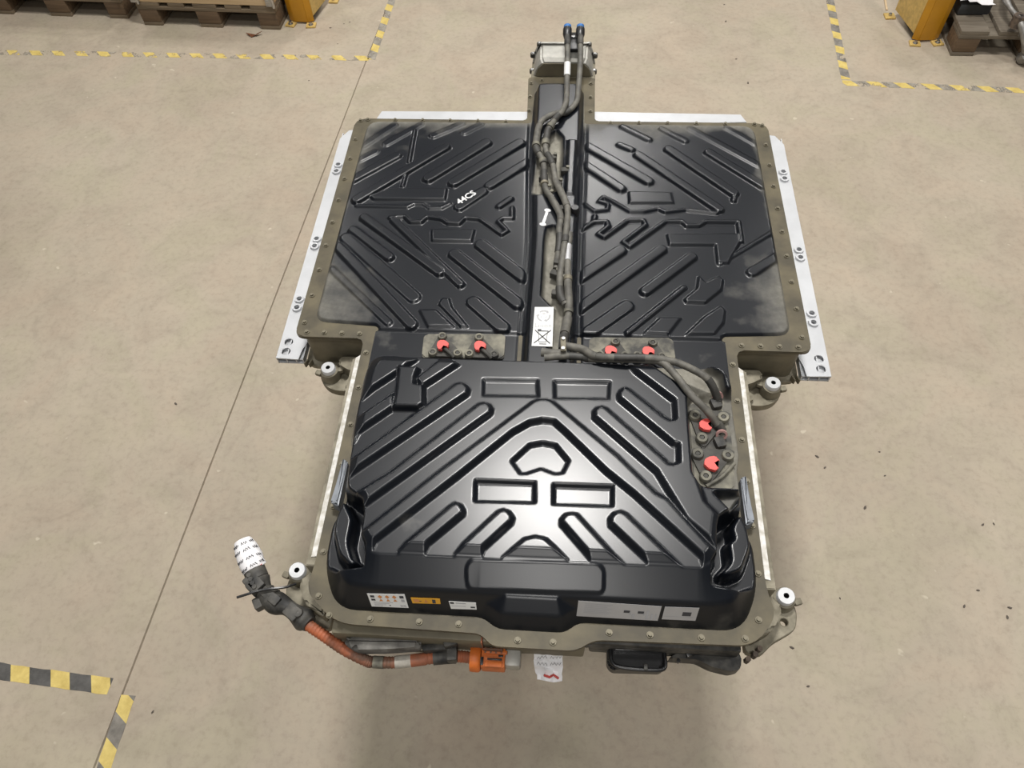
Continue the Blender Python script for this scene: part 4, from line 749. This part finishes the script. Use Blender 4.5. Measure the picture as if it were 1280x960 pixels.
# crumpled paper tag hanging below the front edge
def tag_paper():
    bm = bmesh.new(); r = random.Random(11); G = []
    for j in range(9):
        row = []
        for i in range(7):
            u, v = i / 6, j / 8; wd = .030 - .008 * max(0, v - .5); x = .031 + (u - .5) * 2 * wd + .004 * v; y = -.728 - .042 * v + .004 * (r.random() - .5) - .006 * (v > .9) * (1 - abs(u - .6))
            row.append(bm.verts.new((x + .003 * (r.random() - .5), y, -.112 - .035 * v + .010 * (r.random() - .5))))
        G.append(row)
    for j in range(8):
        for i in range(6): bm.faces.new((G[j][i], G[j + 1][i], G[j + 1][i + 1], G[j][i + 1]))
    pos = [[v.co.copy() for v in row] for row in G]
    thicken(bm, (0, 0, -.0012))
    o = link('paper_tag', done(bm, 'paper_tag', 30), 'paper', pack); o['label'] = 'crumpled white paper tag hanging at the front edge'
    bm = bmesh.new()
    for j in (1, 3):
        pts = [pos[j][i].lerp(pos[j][min(6, i + 1)], f) + Vector((0, (.0026 if (k % 2) else -.0026), .0035)) for k, (i, f) in enumerate([(a // 3, (a % 3) / 3) for a in range(2, 18)])]
        btube(bm, pts[:7], .0005, 5); btube(bm, pts[8:], .0005, 5)
    link('print', done(bm, 'print'), 'ink', o)['kind'] = 'stuff'
    bm = bmesh.new(); btube(bm, [pos[7][k] + Vector((0, .002 * (-1) ** k, .004)) for k in (2, 3, 4, 5)], .0026, 6); link('print', done(bm, 'print'), 'ink_red', o)
tag_paper()
# black plugs at the right of the front edge
def front_plugs():
    p = prism('control_plug', 'black', pack, rounded([(.152, -.708), (.172, -.694), (.262, -.692), (.272, -.712), (.272, -.742), (.262, -.754), (.162, -.757), (.152, -.746)][::-1], .010, 4), -.115, -.080, .008)
    box('plug_step', 'black', p, (.214, -.712, -.074), (.098, .020, .022), .02, .004); box('plug_pad', 'guard_plastic', p, (.222, -.711, -.0625), (.072, .012, .003), .02, .001)
    tube('plug_lever', 'black', p, [(.158, -.720, -.074), (.160, -.744, -.072), (.180, -.754, -.072), (.236, -.756, -.072), (.266, -.750, -.074), (.268, -.720, -.076)], .0045, 8)
    box('lever_tab', 'black2', p, (.228, -.752, -.068), (.008, .012, .008), 0, .002)
    q = prism('vent_cover', 'black2', pack, rounded([(.276, -.728), (.300, -.716), (.322, -.706), (.415, -.703), (.424, -.715), (.420, -.742), (.400, -.748), (.362, -.741), (.334, -.728)][::-1], .006, 3), -.118, -.078, .005)
    box('cover_step', 'black', q, (.372, -.704, -.070), (.086, .012, .022), 0, .003); cyl('cover_pin', 'black', q, (.296, -.733, -.082), .004, .01, 10); box('cover_clip', 'black', q, (.318, -.716, -.074), (.018, .018, .012), .4, .003)
    for x, y in ((.436, -.722), (.452, -.712), (.462, -.700)): cyl('hex_bolt', 'rust', pack, (x, y, -.085), .006, .022, 6)
    box('connector_rail', 'black2', pack, (.22, -.714, -.060), (.24, .014, .016), 0, .003)
front_plugs()

# ------------------------------------------------------------------ lift table below (hidden by the pack in this view)
lt = tag(empty('lift_table', (0, 0, 0)), 'dark steel lift table carrying the battery pack', 'lift table')
box('table_top', 'lift', lt, (0, .25, .824), (.78, 1.10, .064), 0, .006)
for s in (-1, 1):
    for k in (-1, 1):
        box('scissor_arm', 'lift', lt, (s * .30, .25, .42), (.03, .98, .05), 0, .003, Matrix.Rotation(k * .80, 3, 'X'))
box('base_frame', 'lift', lt, (0, .27, .04), (.72, 1.00, .08), 0, .008)

# ------------------------------------------------------------------ pallets, collars and rack guards at the back
def pallet(x, y, rz, label, wd=.84, dp=1.2, wood='wood_old', bwood='wood_dark'):
    """front left corner at x, y; front edge along local x"""
    t = tag(empty('wooden_pallet', (x, y, 0), rz), label, 'pallet', 'wooden pallets on the floor')
    bw = .120
    for i, bx in enumerate((0, (wd - .14) / 2, wd - bw)):
        w_ = .14 if i == 1 else bw
        box('bottom_board', wood, t, (bx + w_ / 2, dp / 2, .011), (w_, dp, .022), 0, .003)
        for by in (0, dp / 2 - .07, dp - .14): box('block', bwood, t, (bx + w_ / 2, by + .07, .061), (w_, .14, .078), 0, .006)
    for by in (.07, dp / 2, dp - .07): box('stringer_board', wood, t, (wd / 2, by, .111), (wd, .14, .022), 0, .003)
    for k in range(5):
        w_ = .145 if k % 2 == 0 else .10; bx = [0.0725, .2475, .42, .5925, .7675][k] * wd / .84
        box('deck_board', wood, t, (bx, dp / 2, .133), (w_, dp, .022), 0, .003)
    return t
pallet(-2.585, 3.085, math.radians(-3.05), 'wooden pallet beside the left yellow guard, carrying a pale wooden collar', .865)
pallet(-3.60, 3.205, math.radians(-3.4), 'wooden pallet in the top left corner of the photo', .89)
pallet(2.124, 2.815, math.radians(-1.0), 'grey wooden pallet with dark car parts, in the top right corner', .84, 1.2, 'wood_grey', 'wood_dark')
def collar(x, y, rz, label, wd, dp=1.19):
    t = tag(empty('pallet_collar', (x, y, .1465), rz), label, 'pallet collar', 'wooden collars on the pallets')
    for c, s in (((wd / 2, .012, .10), (wd - .05, .022, .20)), ((wd / 2, dp - .012, .10), (wd - .05, .022, .20)), ((.012, dp / 2, .10), (.022, dp, .20)), ((wd - .012, dp / 2, .10), (.022, dp, .20))): box('board', 'wood_new', t, c, s, 0, .002)
    for cx in (.012, wd - .012):
        h = box('hinge', 'steel', t, (cx, -.004, .075), (.055, .010, .15), 0, .003); cyl('hinge_pin', 'steel', h, (cx + .018, -.010, .07), .008, .15, 12)
        for z in (.03, .11): cyl('rivet', 'steel', h, (cx - .014, -.009, z), .007, .006, 10, axis='Y')
    prism('cardboard_lid', 'wood_new', t, [(.02, .02), (wd - .02, .02), (wd - .02, dp - .02), (.02, dp - .02)], .12, .128)
    return t
collar(-2.585, 3.085, math.radians(-3.05), 'pale wooden collar with steel hinges on the pallet beside the left yellow guard', .865)
collar(-3.60, 3.205, math.radians(-3.4), 'dim wooden collar on the pallet in the top left corner', .89)
def guard(x, y, wd, wing, lean, label):
    t = tag(empty('rack_guard', (x, y, 0), lean), label, 'rack guard', 'yellow rack upright guards')
    def sheet_wall(name, a, b2, z0, z1, mat, th=.006):
        d = Vector((b2[0] - a[0], b2[1] - a[1], 0)); c = ((a[0] + b2[0]) / 2, (a[1] + b2[1]) / 2, (z0 + z1) / 2)
        return box(name, mat, t, c, (d.length, th, z1 - z0), math.atan2(d.y, d.x), .001)
    h = wd / 2; sheet_wall('front_plate', (-h * .55, 0), (h * .55, 0), .014, .55, 'yellow')
    for s in (-1, 1):
        sheet_wall('bent_edge', (s * h * .55, 0), (s * h, .018), .014, .55, 'yellow')
        w_ = sheet_wall('side_wing', (s * h, .018), (s * h + s * (.035 if s == wing else .0), .26), .045 if s == wing else .014, .55, 'yellow2' if s == wing else 'yellow')  # the flared wing is a paler yellow than the front plate
        f = box('foot_plate', 'yellow2', t, (s * h * .85, -.018, .005), (.058, .050, .010), .15 * s, .002); cyl('anchor_bolt', 'steel', f, (s * h * .85, -.020, .016), .009, .014, 6)
        cyl('washer', 'steel', f, (s * h * .85, -.020, .0105), .015, .003, 16)
    f = box('foot_plate', 'yellow2', t, (wing * (h + .055), .26, .005), (.058, .055, .010), 0, .002); cyl('anchor_bolt', 'steel', f, (wing * (h + .055), .26, .016), .009, .014, 6)
    box('interior_shade', 'lift', t, (0, .12, .02), (wd * .8, .18, .012), 0, .001)  # dark sheet standing in for the shade inside the guard
guard(-1.603, 3.105, .150, 1, math.radians(-4), 'yellow steel rack guard at the top left, beside the pallet')
guard(2.018, 2.945, .145, -1, math.radians(3), 'yellow steel rack guard at the top right, left of the grey pallet')
# car parts lying on the right pallet
pz = .146
def part_arm():
    t = tag(tube('control_arm', 'greysteel', None, [(2.40, 3.20, .25), (2.375, 3.06, .25), (2.345, 2.96, .24), (2.352, 2.88, .23), (2.378, 2.79, .215), (2.43, 2.730, .14), (2.475, 2.735, .06)], lambda q: .018 + .006 * math.sin(q * 9), 12), 'grey metal suspension arm on the right pallet', 'car part')
    lathe('arm_bushing', 'rust', t, (2.374, 2.805, .21), [(.010, -.03), (.010, .03), (.030, .03), (.032, -.03)], 20)
    lathe('arm_bushing', 'greysteel', t, (2.478, 2.736, .05), [(.012, -.03), (.012, .025), (.034, .025), (.034, -.03)], 20, Matrix.Rotation(.7, 3, 'X'))
part_arm()
t = tag(empty('axle_carrier', (2.62, 3.16, pz)), 'dark rusty axle part lying behind the suspension arm', 'car part')
tube('carrier_tube', 'rust', t, [(-.16, .18, .06), (-.05, .06, .08), (.10, -.02, .07), (.28, -.16, .06)], .035, 14); lathe('hub', 'rust', t, (.03, -.05, .06), [(.02, -.055), (.02, .06), (.055, .06), (.075, .02), (.075, -.055)], 24)
box('bracket', 'lift', t, (-.02, .05, .03), (.22, .12, .06), .5, .01)
def sheet_of_paper():
    bm = bmesh.new(); r = random.Random(5); G = [[bm.verts.new((u * .036, v * .030, .05 + .012 * r.random() - .02 * (v < 2) * (u > 2))) for u in range(6)] for v in range(6)]
    for j in range(5):
        for i in range(5):
            if (i, j) != (0, 0): bm.faces.new((G[j][i], G[j][i + 1], G[j + 1][i + 1], G[j + 1][i]))
    thicken(bm, (0, 0, -.0015))
    o = link('document_sheet', done(bm, 'sheet', 40), 'paper', None, (2.115, 2.93, pz + .035), (0, 0, .05)); tag(o, 'white sheet of paper lying on the car parts of the right pallet', 'paper')
sheet_of_paper()
tag(box('steel_casing', 'lift', None, (2.215, 3.04, pz + .030), (.17, .15, .058), 0, .01), 'dark casing under the white paper on the right pallet', 'car part')

# ------------------------------------------------------------------ small litter on the floor
def leaf():
    bm = bmesh.new(); pts = [(-.055, .012, .012), (-.03, -.008, .010), (-.012, -.020, .004), (.0, -.012, .008), (.022, -.006, .012), (.050, .014, .022), (.030, .012, .014), (.006, .006, .004), (-.02, .010, .006)]
    bm.faces.new([bm.verts.new(p) for p in pts]); bmesh.ops.triangulate(bm, faces=bm.faces[:]); thicken(bm, (0, 0, .002))
    tag(link('dry_leaf', done(bm, 'leaf'), 'leaf', None, (-1.865, 2.975, 0)), 'dry brown leaf on the floor before the left pallets', 'leaf')
leaf()
tag(box('wood_splinter', 'wood_new', None, (1.884, 3.335, .004), (.012, .14, .006), -.12, .002), 'thin pale splinter on the floor left of the right yellow guard', 'splinter')
gm = []
for k in range(3):
    bm = bmesh.new(); bmesh.ops.create_icosphere(bm, subdivisions=1, radius=1.0); r = random.Random(k)
    for v in bm.verts: v.co *= r.uniform(.7, 1.2)
    bmesh.ops.scale(bm, vec=(.012, .006, .004), verts=bm.verts); me = done(bm, 'grit'); me.materials.append(M['speck']); gm.append(me)
GR = D['GRIT']
for k, (x, y) in enumerate(GR):
    o = link('grit_speck', gm[k % 3], None, None, (x, y, .002), (0, 0, rnd.uniform(0, 3))); s = rnd.uniform(.35, .85); o.scale = (s, s, s)
    tag(o, 'tiny dark speck of grit lying on the concrete floor', 'grit', 'specks of grit on the floor')
